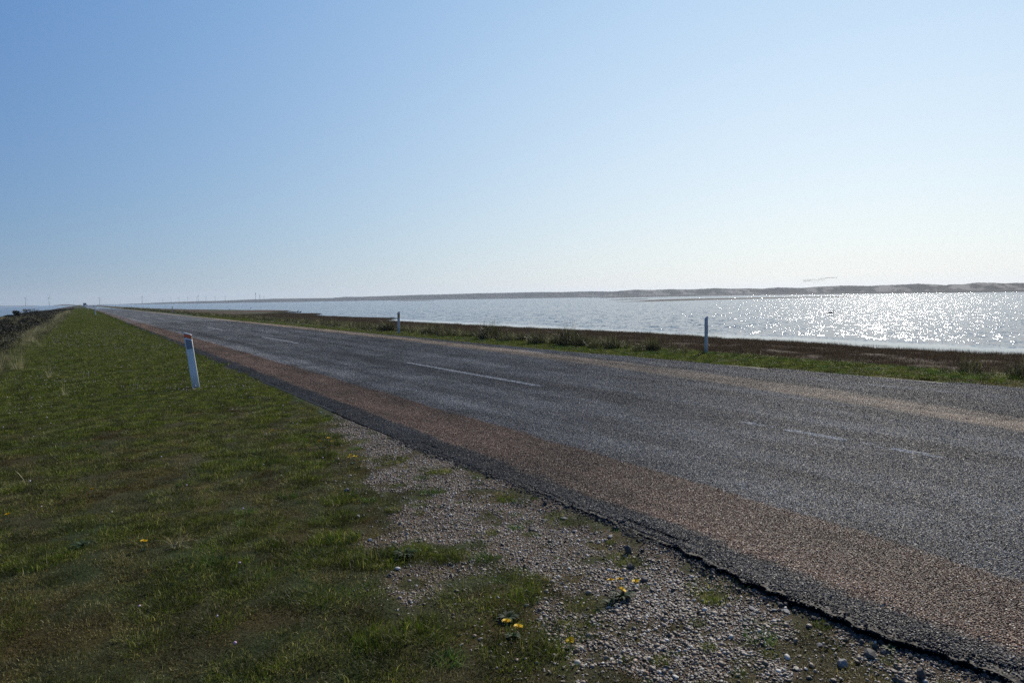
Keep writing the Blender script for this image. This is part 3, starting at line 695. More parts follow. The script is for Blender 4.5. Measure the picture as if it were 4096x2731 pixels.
# marram, heath and marsh growth
MM = mat_blade('marram', (.26, .24, .10), (.34, .30, .16), (.48, .44, .28), .4, .4)
MMG = mat_blade('marram_green', (.09, .10, .028), (.16, .15, .055), (.32, .29, .14), .45, .35)
MH = mat_blade('heath_leaf', (.016, .018, .008), (.024, .022, .010), (.04, .035, .014), .7, .15)
MBR = mat_blade('marsh_stem', (.075, .052, .030), (.10, .068, .038), (.16, .12, .065), .8, .25)
MDK = mat_blade('marram_dull', (.05, .05, .022), (.085, .08, .035), (.20, .18, .09), .5, .3)
marram = [blades('marram', 130, .13, .28, .60, .006, .55, MM, 4, 11, curl=1.7), blades('marram', 110, .12, .25, .55, .006, .7, MM, 4, 12, curl=1.6), blades('marram', 120, .12, .22, .5, .006, .6, MMG, 4, 13, curl=1.5), blades('marram', 130, .14, .18, .42, .006, .7, MDK, 4, 17, curl=1.5)]
def scrub_mesh(seed, mat, n_=520, r_=.5, h_=.38):
    g = np.random.default_rng(seed)
    a = g.uniform(0, 6.28, n_); q = np.sqrt(g.random(n_))*r_; top = h_*(1-(q/r_)**2*.8)*g.uniform(.35, 1.05, n_)
    c = np.stack([q*np.cos(a), q*np.sin(a), top], 1); V_ = c[:, None, :]+g.normal(0, .028, (n_, 4, 3)); return mesh_np('heath', V_.reshape(-1, 3), (np.arange(n_)*4)[:, None]+np.arange(4), [mat], False)
scrub = [scrub_mesh(1, MH), scrub_mesh(2, MH), scrub_mesh(3, MH, 420, .4, .28)]
def place_left():
    n_ = 2600; y = 9+rng.random(n_)**1.3*170; x = -1.35-np.abs(rng.normal(0, 1, n_))*np.interp(y, [10, 30, 60], [1.9, 1.3, .7])-.2*rng.random(n_)+.5*(vn(y*.3, 0*y, 93)-.5)-(y < 30)*.15
    keep = infront(x, y, 1.5) & (x > -13)
    x, y = x[keep], y[keep]
    x3 = rng.uniform(-12.4, -3, 3000); y3 = rng.uniform(22, 190, 3000); m3 = fbm(x3*.25, y3*.12, 23, 4); k_ = (m3 > .56) & infront(x3, y3, 1.5); x = np.concatenate([x, x3[k_]]); y = np.concatenate([y, y3[k_]])
    k_ = rng.random(len(x)) < .12+.88*sst(.42, .6, fbm(x*.7, y*.35, 94, 3)); x, y = x[k_], y[k_]
    s = rng.uniform(.6, 1.2, len(x))*(1+sst(40, 150, y)*.3); s = s*np.where(x > -1.6, .6, 1)
    scatter('marram_grass', marram, np.stack([x, y, gz(x, y)-.02], 1), rz(len(x)), s, rng.choice([0, 2, 2, 3, 3], len(x)), 'pale arching marram grass on the seaward bank')
    x = rng.uniform(-13.4, -2.4, 9000); y = 18+rng.random(9000)**1.3*330; m3 = fbm(x*.25, y*.12, 23, 4); k_ = (m3 < .58) & infront(x, y, 1.5); x, y = x[k_], y[k_]
    s = rng.uniform(.7, 1.3, len(x))*(1+sst(60, 250, y)*1.0)
    scatter('heath_scrub', scrub, np.stack([x, y, gz(x, y)-.03], 1), rz(len(x)), np.stack([s, s, s*(.8+.3*rng.random(len(x)))/(1+sst(60, 250, y)*.6)], 1), rng.integers(0, 3, len(x)), 'low dark heather scrub over the dune')
place_left()
stub = [blades('marsh', 330, .6, .06, .17, .011, .35, MBR, 1, 31, disc=False), blades('marsh', 330, .6, .05, .14, .011, .5, MBR, 1, 32, disc=False)]
reed = [blades('reed', 60, .5, .12, .32, .010, .18, MBR, 2, 33, disc=True), blades('reed', 26, .6, .10, .28, .010, .15, MBR, 2, 34, disc=True)]
MFD = mat_blade('bank_grass', (.040, .050, .014), (.075, .078, .026), (.22, .19, .09), .5, .3)
fringe = [blades('fringe', 120, .16, .22, .52, .007, .42, MFD, 4, 14, curl=1.4), blades('fringe', 90, .16, .2, .5, .007, .5, MMG, 4, 15, curl=1.6), blades('fringe', 40, .16, .25, .6, .006, .5, MM, 4, 16, curl=1.6)]
def place_right():
    n_ = 20000; x = rng.uniform(18, 60, n_); y = rng.uniform(-4, 190, n_); S = shore(y); k_ = (x < S-.3) & infront(x, y, 2, -1.7); x, y = x[k_], y[k_]
    P1 = np.stack([x, y, gz(x, y)-.02], 1); s1 = rng.uniform(.8, 1.4, len(x)); i1 = rng.integers(0, 2, len(x))
    y2 = rng.uniform(0, 240, 3800); x2 = shore(y2)-rng.uniform(-.5, 2.2, 3800); k_ = infront(x2, y2, 2, -1.7); x2, y2 = x2[k_], y2[k_]
    P2 = np.stack([x2, y2, np.maximum(gz(x2, y2), WL-.12)-.02], 1); s2 = rng.uniform(.6, 1.2, len(x2)); i2 = rng.integers(2, 4, len(x2))
    # thin stems standing in the shallows
    r3 = []
    for (px0, px1, py) in ((3465, 3550, 1380), (3880, 4020, 1405)):
        for _ in range(26):
            px = rng.uniform(px0, px1); q = pix_ground(px, py+(px-px0)*.055+rng.uniform(-2, 2), WL); r3.append((q[0], q[1], WL-.05))
    P3 = np.array(r3)
    P_ = np.concatenate([P1, P2, P3]); s = np.concatenate([s1, s2, np.full(len(P3), .5)]); i_ = np.concatenate([i1, i2, np.full(len(P3), 3)])
    scatter('salt_marsh', stub+reed, P_, rz(len(P_)), s, i_, 'reddish brown salt marsh stubble along the lagoon shore')
    n_ = 2600; y = 13+rng.random(n_)**1.2*260; x = 13.5+rng.normal(0, .38, n_)+(y < 20)*.35
    x2 = rng.uniform(14, 17.5, 500); y2 = rng.uniform(22, 150, 500); x = np.concatenate([x, x2]); y = np.concatenate([y, y2])
    yn = rng.uniform(4, 14, 60); xn = 14.2+rng.normal(0, .25, 60); x = np.concatenate([x, xn]); y = np.concatenate([y, yn])
    k_ = rng.random(len(x)) < .5+.5*sst(.35, .6, fbm(x*.9, y*.9, 95, 2)); x, y = x[k_], y[k_]
    s = rng.uniform(.45, .95, len(x))*(1+sst(60, 200, y)*.5); s = np.where(y < 14, s*.55, s)
    scatter('roadside_grass', fringe, np.stack([x, y, gz(x, y)-.02], 1), rz(len(x)), s, rng.choice([0, 0, 0, 1, 2], len(x)), 'straw coloured long grass along the top of the bank')
place_right()

# thrift in flower
MT = N('thrift_flower'); oi = MT.n('ShaderNodeObjectInfo').outputs['Random']; MT.bsdf(MT.mix(oi, (.62, .40, .50), (.75, .66, .66)), .7, spec=.2); MT = MT.m
MST = plain('stem', (.05, .08, .02), .6)
def thrift():
    bm = bmesh.new(); tube(bm, (0, 0, 0), (.004, .002, .055), .0008, .0006, 4)
    for f in bm.faces: f.material_index = 1
    n0 = len(bm.faces); r_ = bmesh.ops.create_icosphere(bm, subdivisions=1, radius=.0085)
    for v in r_['verts']: v.co = Vector((v.co.x*random.uniform(.85, 1.15), v.co.y, v.co.z*.65))+Vector((.004, .002, .058))
    me = bpy.data.meshes.new('thrift'); bm.to_mesh(me); bm.free(); me.materials.append(MT); me.materials.append(MST); return me
def place_flowers():
    n_ = 5200; x = rng.uniform(-1.6, 3.0, n_); y = 5+rng.random(n_)**1.1*42; d = fbm(x*1.3, y*1.3, 96, 3)
    k_ = infront(x, y, .5) & (x < roadedge(y)-.1) & (rng.random(n_) < .04+.6*sst(.50, .66, d)*sst(8, 13, y)); x, y = x[k_], y[k_]
    x2 = rng.uniform(11.7, 12.9, 1100); y2 = rng.uniform(8, 60, 1100); k_ = (fbm(x2*1.2, y2*.7, 97, 2) > .5) & (x2 > road_right(y2)+.15); x2, y2 = x2[k_], y2[k_]
    x3 = rng.uniform(-.8, 1.5, 16); y3 = rng.uniform(2.6, 7, 16)
    ax = rng.normal(1.6, .35, 50); ay = rng.normal(13.4, .3, 50)
    X_ = np.concatenate([x, x2, x3, ax]); Y_ = np.concatenate([y, y2, y3, ay]); s = rng.uniform(.6, 1.2, len(X_))*(1+.4*sst(15, 40, Y_))
    r_ = rz(len(X_)); r_[:, 0] = rng.normal(0, .15, len(X_)); r_[:, 1] = rng.normal(0, .15, len(X_))
    scatter('thrift_flowers', [thrift()], np.stack([X_, Y_, gz(X_, Y_)], 1), r_, s, np.zeros(len(X_)), 'tiny pale pink thrift flowers scattered in the turf')
place_flowers()

# ------------------------------------------------------------ copying a thing with its parts
def copy_tree(o, parent=None):
    c = o.copy(); C.objects.link(c)
    if parent: c.parent = parent
    for ch in list(o.children): copy_tree(ch, c)
    return c

# ------------------------------------------------------------ delineator posts
M_white = plain('white_plastic', (.90, .88, .83), .5, .4, .16, 9)
M_shaded = plain('shaded_plastic', (.50, .49, .47), .6, .3, .2, 7)  # white plastic darkened, the shade on its backlit faces mixed into the colour
M_grey = plain('grey_reflector', (.30, .29, .33), .35, .5, .08, 30)
M_black = plain('black_border', (.02, .02, .022), .5)
M_red = plain('red_band', (1.0, .17, .05), .4, .5, .08)
M_amber = plain('amber_reflector', (.50, .24, .02), .3, .5, .12, 30)
M_dred = plain('dark_red_reflector', (.22, .03, .03), .3, .5, .12, 30)
PW, PT, PH = .128, .052, 1.05
def post_mesh(high_left, H=PH, slope=.052, W=PW):
    bm = bmesh.new(); pts = []
    hw, ht, r_ = W/2, PT/2, .016
    for cx_, cy_, a0 in ((hw-r_, ht-r_, 0), (-hw+r_, ht-r_, 90), (-hw+r_, -ht+r_, 180), (hw-r_, -ht+r_, 270)):
        for k_ in range(5):
            a = R(a0+k_*22.5); pts.append((cx_+r_*math.cos(a), cy_+r_*math.sin(a)))
    rings = []
    for z, s in ((-.15, 1), (.3, 1), (.7, 1), (0, 0), (1, 0)):
        ringv = []
        for (x, y) in pts:
            if s: zz, k_ = z, 1.0
            else:
                t = (hw-x)/(W) if high_left else (x+hw)/W
                zz = H-slope+slope*t + (-.010 if z == 0 else 0); k_ = 1.0 if z == 0 else .82
            ringv.append(bm.verts.new((x*(k_ if k_ < 1 else 1), y*k_, zz)))
        rings.append(ringv)
    n_ = len(pts)
    for a, b in zip(rings, rings[1:]):
        for k_ in range(n_): bm.faces.new((a[k_], a[(k_+1) % n_], b[(k_+1) % n_], b[k_]))
    bm.faces.new(rings[-1]); bm.faces.new(rings[0][::-1]); return bm
def poly_plate(bm, pts, y0, y1):
    A_ = [bm.verts.new((x, y0, z)) for x, z in pts]; B_ = [bm.verts.new((x, y1, z)) for x, z in pts]; n_ = len(pts)
    bm.faces.new(A_); bm.faces.new(B_[::-1])
    for k_ in range(n_): bm.faces.new((A_[k_], B_[k_], B_[(k_+1) % n_], A_[(k_+1) % n_]))
def frame_plate(bm, pts, w, y0, y1):
    cx_ = sum(p[0] for p in pts)/len(pts); cz = sum(p[1] for p in pts)/len(pts)
    inn = [(x+(w if x < cx_ else -w), z+(w if z < cz else -w)) for x, z in pts]; n_ = len(pts)
    for k_ in range(n_):
        poly_plate(bm, [pts[k_], pts[(k_+1) % n_], inn[(k_+1) % n_], inn[k_]], y0, y1)
yf = -PT/2
def left_post():
    t = empty('delineator_post'); bm_obj('post_body', post_mesh(True), M_white, t, True)
    s = .052/PW; top = lambda x, d: PH-.052*((x+PW/2)/PW)-d
    b = bmesh.new(); h = PW/2-.002
    poly_plate(b, [(-h, top(-h, .095)), (h, top(h, .095)), (h, top(h, .022)), (-h, top(-h, .022))], yf-.003, yf+.012); bm_obj('red_band', b, M_red, t)
    q = [(-.046, .735), (.048, .735), (.048, top(.048, .125)), (-.046, top(-.046, .125))]
    b = bmesh.new(); poly_plate(b, q, yf-.004, yf+.004); rf = bm_obj('reflector', b, M_grey, t)
    b = bmesh.new(); frame_plate(b, q, .0035, yf-.0065, yf-.004); bm_obj('border', b, M_black, rf); return t
def right_post(mat):
    t = empty('delineator_post'); bm_obj('post_body', post_mesh(False, slope=.055, W=.115), M_shaded, t, True)
    top = lambda x, d: PH-.055+.055*((x+.0575)/.115)-d
    q = [(-.030, PH-.30), (.048, PH-.30), (.048, top(.048, .085)), (-.030, top(-.030, .085))]
    b = bmesh.new(); poly_plate(b, q, yf-.004, yf+.004); rf = bm_obj('reflector', b, mat, t)
    b = bmesh.new(); frame_plate(b, q, .0035, yf-.0065, yf-.004); bm_obj('border', b, M_black, rf); return t
G_L, G_R = 'white marker posts along the left verge', 'white marker posts along the right verge'
lp = left_post(); lp.location = (1.75, 13.75, gz1(1.75, 13.75)); lp.rotation_euler = (0, R(-6.0), R(-4))
tag(lp, 'nearest white marker post leaning left with orange-red band and grey reflector', 'marker post', G_L)
names_l = {1: 'second white marker post on the left verge, small with a red top', 2: 'third white marker post on the left verge, before the grass rise'}
for k_ in range(1, 11):
    c = copy_tree(lp); c.location = (1.86, 13.8+100*k_, gz1(1.86, 13.8+100*k_)-.02); c.rotation_euler = (0, R(random.uniform(-3, 1.5)), 0)
    tag(c, names_l.get(k_, 'tiny far white marker post on the left verge near the vehicles'))
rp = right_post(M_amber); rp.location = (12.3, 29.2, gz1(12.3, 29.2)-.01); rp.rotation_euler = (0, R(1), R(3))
tag(rp, 'white marker post with amber reflector standing against the lagoon', 'marker post', G_R)
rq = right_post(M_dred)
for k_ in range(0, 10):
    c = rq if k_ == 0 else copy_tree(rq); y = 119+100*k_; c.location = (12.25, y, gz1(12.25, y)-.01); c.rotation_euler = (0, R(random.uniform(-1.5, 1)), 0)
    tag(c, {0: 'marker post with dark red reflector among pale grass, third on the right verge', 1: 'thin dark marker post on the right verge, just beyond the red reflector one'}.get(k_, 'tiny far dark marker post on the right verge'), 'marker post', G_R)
# kilometre post 37/2
kp = empty('kilometre_post', (14.10, 12.62, gz1(14.10, 12.62)-.01)); kp.rotation_euler = (0, R(0.2), R(22))
bm_obj('post_body', post_mesh(False, 1.03, .080, .150), M_shaded, kp, True)
q = [(-.020, .56), (.060, .56), (.060, .77), (-.020, .77)]
b = bmesh.new(); poly_plate(b, q, yf-.004, yf+.004); pl = bm_obj('number_plate', b, plain('plate_white', (.66, .66, .70), .4), kp)
b = bmesh.new(); frame_plate(b, q, .0022, yf-.0055, yf-.004); bm_obj('border', b, M_black, pl)
def text(s, size, x, z, parent):
    cu = bpy.data.curves.new('lettering', 'FONT'); cu.body = s; cu.size = size; cu.align_x = 'CENTER'; cu.extrude = .0008; cu.offset = .0012
    cu.materials.append(M_black); tmp = bpy.data.objects.new('lettering', cu); C.objects.link(tmp); bpy.context.view_layer.update(); me = bpy.data.meshes.new_from_object(tmp.evaluated_get(bpy.context.evaluated_depsgraph_get())); bpy.data.objects.remove(tmp); me.materials.clear(); me.materials.append(M_black); o = obj('digit' if s != 'km' else 'unit_mark', me, parent); o.location = (x, yf-.0058, z); o.rotation_euler = (R(90), 0, 0); o.scale = (.8, 1, 1); return o
text('3', .078, .006, .700, pl); text('7', .078, .034, .700, pl); text('2', .078, .020, .618, pl); text('km', .022, .022, .577, pl)
b = bmesh.new(); poly_plate(b, [(-.012, .682), (.052, .682), (.052, .688), (-.012, .688)], yf-.0062, yf-.004)
bm_obj('number_line', b, M_black, pl)
for sx in (-.014, .054):
    for szz in (.566, .764): b = bmesh.new(); poly_plate(b, [(sx-.004, szz-.004), (sx+.004, szz-.004), (sx+.004, szz+.004), (sx-.004, szz+.004)], yf-.0066, yf-.004); bm_obj('screw', b, M_black, pl)
tag(kp, 'white kilometre post numbered 37 over 2 on the right verge', 'kilometre post')

# ------------------------------------------------------------ marram tussocks that stand out on the right bank
MTD = mat_blade('tussock_dark', (.022, .028, .010), (.034, .038, .014), (.10, .095, .04), .6, .12)
def tussock(seed, n1=320, n2=110, h=.55):
    t = empty('grass_tussock')
    obj('dark_tuft', blades('dark_tuft', n1, .22, h*.35, h*.85, .006, .35, MTD, 3, seed, curl=1.2), t)
    obj('seed_stalks', blades('seed_stalks', n2, .20, h*.7, h*1.15, .005, .33, MMG, 4, seed+50, curl=1.1), t); return t
TS = [tussock(401), tussock(402, 260, 90, .5), tussock(403, 380, 80, .62)]
tl = [((12.75+.5,22.61),1.35,2,'tallest dark marram tussock on the right bank, midway between the two near posts'),((13.1,26.4),1.0,0,'dark upright tussock right of the amber reflector post'),((13.4,28.0),1.15,1,'broad bushy tussock just right of the amber reflector post'),
 ((13.1,33.2),1.0,0,'rounded tussock left of the amber reflector post'),((13.1,32.3),1.1,2,'spiky dark tussock touching the left of the amber reflector post'),((13.0,35.3),.95,1,'small dark tussock farthest left of the amber reflector post'),
 ((12.95,20.9),.8,1,'low tussock right of the tallest one'),((12.95,19.0),1.0,0,'round dark tussock in the middle of the right bank'),((13.5,18.6),.75,1,'pale topped low tussock behind the round dark one'),
 ((13.35,17.75),1.25,2,'tall shaggy tussock with seed heads well left of the kilometre post'),((13.3,17.0),.9,0,'dense dark tussock beside the tall shaggy one'),((13.1,16.1),.75,1,'squat tussock left of the kilometre post'),
 ((13.35,15.6),.85,0,'dark tussock nearest but one to the kilometre post'),((13.7,14.2),.75,2,'thin tussock with pale stalks just left of the kilometre post'),((14.3,6.3),.75,1,'low tussock on the bank between the kilometre post and the right frame edge'),((14.2,5.35),.8,0,'dark tussock at the right edge of the bank')]
used = [False]*3
for (xy, s, v, lab) in tl:
    o = TS[v] if not used[v] else copy_tree(TS[v]); used[v] = True
    o.location = (xy[0], xy[1], gz1(*xy)-.03); o.scale = (s*1.35, s*1.35, s*1.08); o.rotation_euler = (0, 0, random.uniform(0, 6.28))
    tag(o, lab, 'grass tussock', 'marram tussocks on the right bank')

# loose wisps of pale grass on the lawn
def wisp(seed, n_, h, sp, lean, mat=MM):
    return blades('wisp', n_, sp, h*.6, h, .004, lean, mat, 4, seed, curl=1.3)
for i, (x, y, h, n_, lean, lab) in enumerate([(.45, 4.80, .17, 34, 1.2, 'bleached tangle of dead grass lying on the near lawn'), (-.30, 14.1, .40, 26, .9, 'pale arching grass wisp on the lawn left of the leaning post'),
    (-.43, 7.1, .20, 9, .8, 'few long pale blades at the left edge of the lawn'), (-.62, 17.5, .42, 34, .8, 'pale wisp of marram farther up the left of the lawn'), (.11, 3.0, .14, 5, 1.0, 'three thin dead stalks at the bottom of the lawn'), (-1.35, 20.5, .62, 120, .6, 'large pale marram clump at the left edge of the picture')]):
    o = obj('grass_wisp', wisp(500+i, n_, h, .03 if n_ < 60 else .14, lean)); o.location = (x, y, gz1(x, y)+.002); tag(o, lab, 'grass clump')

# ------------------------------------------------------------ dandelions and weeds
M_leaf = mat_blade('weed_leaf', (.010, .034, .005), (.018, .05, .008), (.04, .085, .015), .7, .2)
M_yel = plain('dandelion_yellow', (.75, .50, .01), .6, .2, .15, 60)
def leafy(name, n_, L, w, seed, up_=.25):
    g = np.random.default_rng(seed); V_, F_ = [], []
    for i in range(n_):
        a = g.uniform(0, 6.28); l = L*g.uniform(.6, 1.1); el = g.uniform(.05, up_*3)
        for k_ in range(7):
            t = k_/6; r_ = l*t*math.cos(el*(1-t*.6)); z = l*t*math.sin(el)*(1-t*.55)+.004; ww = w*(math.sin(math.pi*min(1, t*.9+.08))**.8)*(1.0 if k_ % 2 else .62)
            for s in (-1, 1): V_.append((r_*math.cos(a)-s*ww*math.sin(a), r_*math.sin(a)+s*ww*math.cos(a), z+abs(s)*ww*.25))
        b0 = i*14
        for k_ in range(6): F_.append((b0+2*k_, b0+2*k_+1, b0+2*k_+3, b0+2*k_+2))
    return mesh_np(name, V_, F_, [M_leaf], True)
def head_mesh(seed):
    g = np.random.default_rng(seed); V_, F_ = [], []
    for ringn, r_, zz, L in ((26, .003, .004, .0165), (20, .002, .006, .012), (12, .001, .008, .007)):
        for i in range(ringn):
            a = 2*math.pi*i/ringn+g.uniform(-.1, .1); l = L*g.uniform(.85, 1.1); w_ = .0018; b0 = len(V_)
            for rr_, z_ in ((r_, zz-.004), (l, zz+g.uniform(-.001, .002))):
                for s in (-1, 1): V_.append((rr_*math.cos(a)-s*w_*math.sin(a), rr_*math.sin(a)+s*w_*math.cos(a), z_))
            F_.append((b0, b0+1, b0+3, b0+2))
    return mesh_np('flower_head', V_, F_, [M_yel], False)
HM = [head_mesh(s) for s in range(3)]
def dandelion(x, y, heads, nleaf, L, lab, seed):
    g = random.Random(seed); t = empty('dandelion', (x, y, gz1(x, y)))
    if nleaf: obj('leaves', leafy('leaves', int(nleaf*1.5), L*.62, .009, seed, .34), t)
    for (hx, hy, hz) in heads:
        hz += .022
        b = bmesh.new(); tube(b, (hx*.3, hy*.3, 0), (hx, hy, hz), .0016, .0014, 6); bm_obj('stem', b, MST, t, True)
        h_ = obj('flower_head', HM[g.randrange(3)], t); h_.scale = (1.3,)*3; h_.location = (hx, hy, hz); h_.rotation_euler = (g.uniform(-.5, .1), g.uniform(-.3, .3), g.uniform(0, 6))
    tag(t, lab, 'dandelion', 'dandelions in the turf and stones')
def pg(px, py): q = pix_ground(px, py); return float(q[0]), float(q[1])
D_ = [((2490, 2358), [(-.055, .03, .075), (.0, .02, .07), (-.03, -.03, .04), (.085, -.01, .05)], 30, .13, 'bushy dandelion with four yellow heads among the pebbles'),
 ((2050, 2530), [(-.02, .02, .05), (.02, -.02, .03)], 12, .07, 'two-headed dandelion below the dark weed clump'), ((2283, 2568), [(0, 0, .02)], 4, .05, 'single dandelion head at the stony bottom edge'),
 ((1412, 1845), [(-.03, 0, .05), (.0, .05, .06), (.02, .0, .05)], 10, .08, 'three-headed dandelion where the turf meets the gravel'), ((1285, 1782), [(-.02, 0, .06), (.10, .06, .07), (.11, -.04, .05)], 12, .08, 'dandelion group farthest up beside the gravel'),
 ((33, 2078), [(0, 0, .04)], 3, .05, 'single dandelion at the left edge of the lawn'), ((577, 2195), [(0, 0, .035)], 3, .05, 'single dandelion left of the dead grass tangle'), ((369, 1982), [(0, 0, .04)], 3, .05, 'lone dandelion in the left middle of the lawn'), ((1091, 1737), [(0, 0, .04)], 3, .05, 'lone dandelion on the lawn below the leaning post')]
for i, (pp, hd, nl, L, lab) in enumerate(D_):
    x, y = pg(*pp); dandelion(x, y, hd, nl, L, lab, 600+i)
for i, (pp, nl, L, lab) in enumerate([((2030, 2462), 46, .10, 'dark leafy weed clump on the lower lawn above a dandelion'), ((1620, 2215), 70, .13, 'broad dark green weed patch beside the upper gravel tongue'), ((3560, 2565), 16, .06, 'small pale-leaved weed under the broken asphalt edge'), ((2440, 2382), 12, .09, 'star shaped green rosette in front of the bushy dandelion'), ((330, 2180), 14, .13, 'dark broad-leaved plant on the left of the lawn')]):
    x, y = pg(*pp); o = obj('weed', leafy('weed', int(nl*1.5), L*.62, .008, 700+i, .40)); o.location = (x, y, gz1(x, y)); tag(o, lab, 'weed')

# ------------------------------------------------------------ stones
def mat_rock(name, c1, c2):
    m = N(name); tc = m.n('ShaderNodeTexCoord').outputs['Object']; nn = m.noise(tc, 30, 5, .65)
    m.bsdf(m.mix(nn, c1, c2), .75, m.bump(m.noise(tc, 90, 4), .6, .004), spec=.3); return m.m
RK = {'grey': mat_rock('rock_grey', (.12, .12, .12), (.26, .25, .25)), 'dark': mat_rock('rock_dark', (.035, .032, .03), (.10, .095, .09)), 'pale': mat_rock('rock_pale', (.34, .33, .33), (.50, .49, .48)), 'pink': mat_rock('rock_pink', (.30, .18, .14), (.44, .30, .24))}
rk = [((1390,1958),.028,.75,'grey','square grey stone lying in the turf by itself'),((1433,2060),.024,.6,'grey','grey stone in the turf below the square one'),((2125,2092),.030,.8,'dark','dark upright stone at the upper end of the broken asphalt'),
 ((2512,2184),.030,1.3,'dark','pointed dark stone standing near the broken edge'),((2523,2240),.027,.85,'dark','cracked dark stone left of the broken edge'),((2575,2292),.028,.7,'dark','blocky dark stone nearest above the bushy dandelion'),
 ((3371,2615),.026,.8,'grey','rough grey stone below the broken asphalt, lower right'),((3686,2668),.020,1.5,'dark','small black upright stone at the lower right'),((3595,2680),.028,.5,'dark','flat dark stone at the lower right under the edge'),((3481,2580),.044,.4,'dark','long flat dark stone under the asphalt edge'),
 ((2100,2245),.020,1.1,'dark','small dark stone amid white pebbles'),((1610,1920),.020,.8,'pink','pinkish stone at the upper gravel'),((1480,2145),.018,.7,'pale','white stone lying in the turf'),((1591,2262),.020,.6,'pale','white sliver of stone at the tip of the gravel')]
for i, (pp, s, fl, col, lab) in enumerate(rk):
    x, y = pg(*pp); me = mesh_np('rock', pebble(800+i, 1, 1.0)*np.array([s, s, s*fl]), IF, [RK[col]], False)
    o = obj('rock', me); o.location = (x, y, gz1(x, y)+s*fl*.45); o.rotation_euler = (random.uniform(-.2, .2), random.uniform(-.2, .2), random.uniform(0, 6)); tag(o, lab, 'stone')
for i, pp in enumerate([(2176,2051),(2255,2055),(2299,2098),(3096,2410),(3146,2415),(2919,2358),(2692,2304),(2778,2307),(3366,2520),(3280,2538),(3010,2400),(2440,2130)]):
    x, y = pg(*pp); s = random.uniform(.016, .028)*(1.3 if pp[0] < 2500 else 1); me = mesh_np('flat_stone', pebble(850+i, 1, 1.0)*np.array([s, s*.8, s*.22]), IF, [RK['grey']], False)
    o = obj('flat_stone', me); o.location = (x, y, gz1(x, y)+.004); o.rotation_euler = (0, 0, random.uniform(0, 6)); tag(o, 'pale flat stone bedded in the dirt along the broken asphalt edge', 'stone', 'flat stones bedded along the asphalt edge')

# ------------------------------------------------------------ bushes on the dune skyline
M_bark = plain('bark', (.05, .04, .03), .9)
def bush(px, py_base, dist, w, h, lab, seed):
    q = at(px, py_base, dist); g = np.random.default_rng(seed); t = empty('bush', (q.x, q.y, gz1(q.x, q.y)-.02))
    b = bmesh.new()
    for k_ in range(5): tube(b, (0, 0, 0), (g.uniform(-w*.25, w*.25), g.uniform(-.3, .3), h*.6), .05, .02, 6)
    bm_obj('trunk', b, M_bark, t)
    n_ = 900; c = g.normal(0, 1, (n_, 3)); c /= np.linalg.norm(c, axis=1)[:, None]; c *= g.uniform(.5, 1.05, (n_, 1))*(.75+.5*vn(c[:, 0]*2+5, c[:, 2]*2+5, seed)[:, None])
    c *= np.array([w/2, w/2, h*.38]); c[:, 2] += h*.66-c[:, 0]*.12
    V_ = c[:, None, :]+g.normal(0, .06, (n_, 4, 3)); obj('crown', mesh_np('crown', V_.reshape(-1, 3), (np.arange(n_)*4)[:, None]+np.arange(4), [MH], False), t)
    tag(t, lab, 'bush')
bush(67, 1262, 170, 1.4, 1.5, 'small dark windswept bush alone on the dune skyline', 901)
bush(126, 1252, 205, 4.2, 1.6, 'wide dark bush leaning inland on the dune skyline', 902)

# ------------------------------------------------------------ wind turbines and masts across the water
M_turb = plain('turbine_paint', (.16, .17, .20), .5)
def turbine(hub, blade, rots):
    t = empty('wind_turbine'); b = bmesh.new(); tube(b, (0, 0, -6), (0, 0, hub), hub*.033, hub*.018, 12); bm_obj('tower', b, M_turb, t, True)
    b = bmesh.new(); box(b, -hub*.022, hub*.022, -hub*.05, hub*.09, hub-.01*hub, hub+hub*.04, hub*.008); bm_obj('nacelle', b, M_turb, t)
    b = bmesh.new(); tube(b, (0, -hub*.05, hub*1.015), (0, -hub*.10, hub*1.015), hub*.024, hub*.008, 10); hb = bm_obj('hub', b, M_turb, t, True)
    b = bmesh.new(); tube(b, (0, 0, -6), (0, 0, hub*.03), hub*.075, hub*.075, 14); bm_obj('base', b, M_turb, t, True)
    for a in rots:
        b = bmesh.new(); L = blade; pts = [(-.015*L, 0), (.02*L, 0), (.055*L, .2*L), (.03*L, .6*L), (.008*L, L), (-.008*L, L), (-.015*L, .3*L)]
        poly_plate(b, [(x, z) for x, z in pts], -.006*L, .006*L); o = bm_obj('blade', b, M_turb, hb); o.location = (0, -hub*.075, hub*1.015); o.rotation_euler = (0, R(a), 0)
    return t
TV = [turbine(60, 30, (8, 128, 248)), turbine(60, 30, (22, 142, 288)), turbine(60, 30, (4, 150, 262))]
WT = [(103,1229,1198,1,'hazy wind turbine farthest left, standing in the sea'),(197,1225,1194,0,'second hazy wind turbine from the left, on a round base in the sea'),(399,1221,1193,2,'wind turbine rising straight above the end of the road'),(569,1213,1187,0,'tall wind turbine above the right hand marker posts'),
 (651,1210,1196,1,'faint small wind turbine right of the tall one'),(685,1209,1193,0,'faint wind turbine above the red reflector post'),(716,1208,1191.5,2,'third of the faint wind turbines over the far lagoon coast'),(751.5,1207,1190,0,'fourth of the faint wind turbines over the far lagoon coast'),(787,1206,1190.5,1,'faint turbine close left of the tallest distant one'),(793.5,1206,1184,0,'tallest of the distant turbines over the lagoon coast'),(824,1205,1188,2,'faint turbine right of the tallest distant one'),(861,1204,1188,0,'last but one of the faint turbines before the masts'),(901,1203,1186,2,'rightmost faint turbine, before the masts')]
used = [False]*3
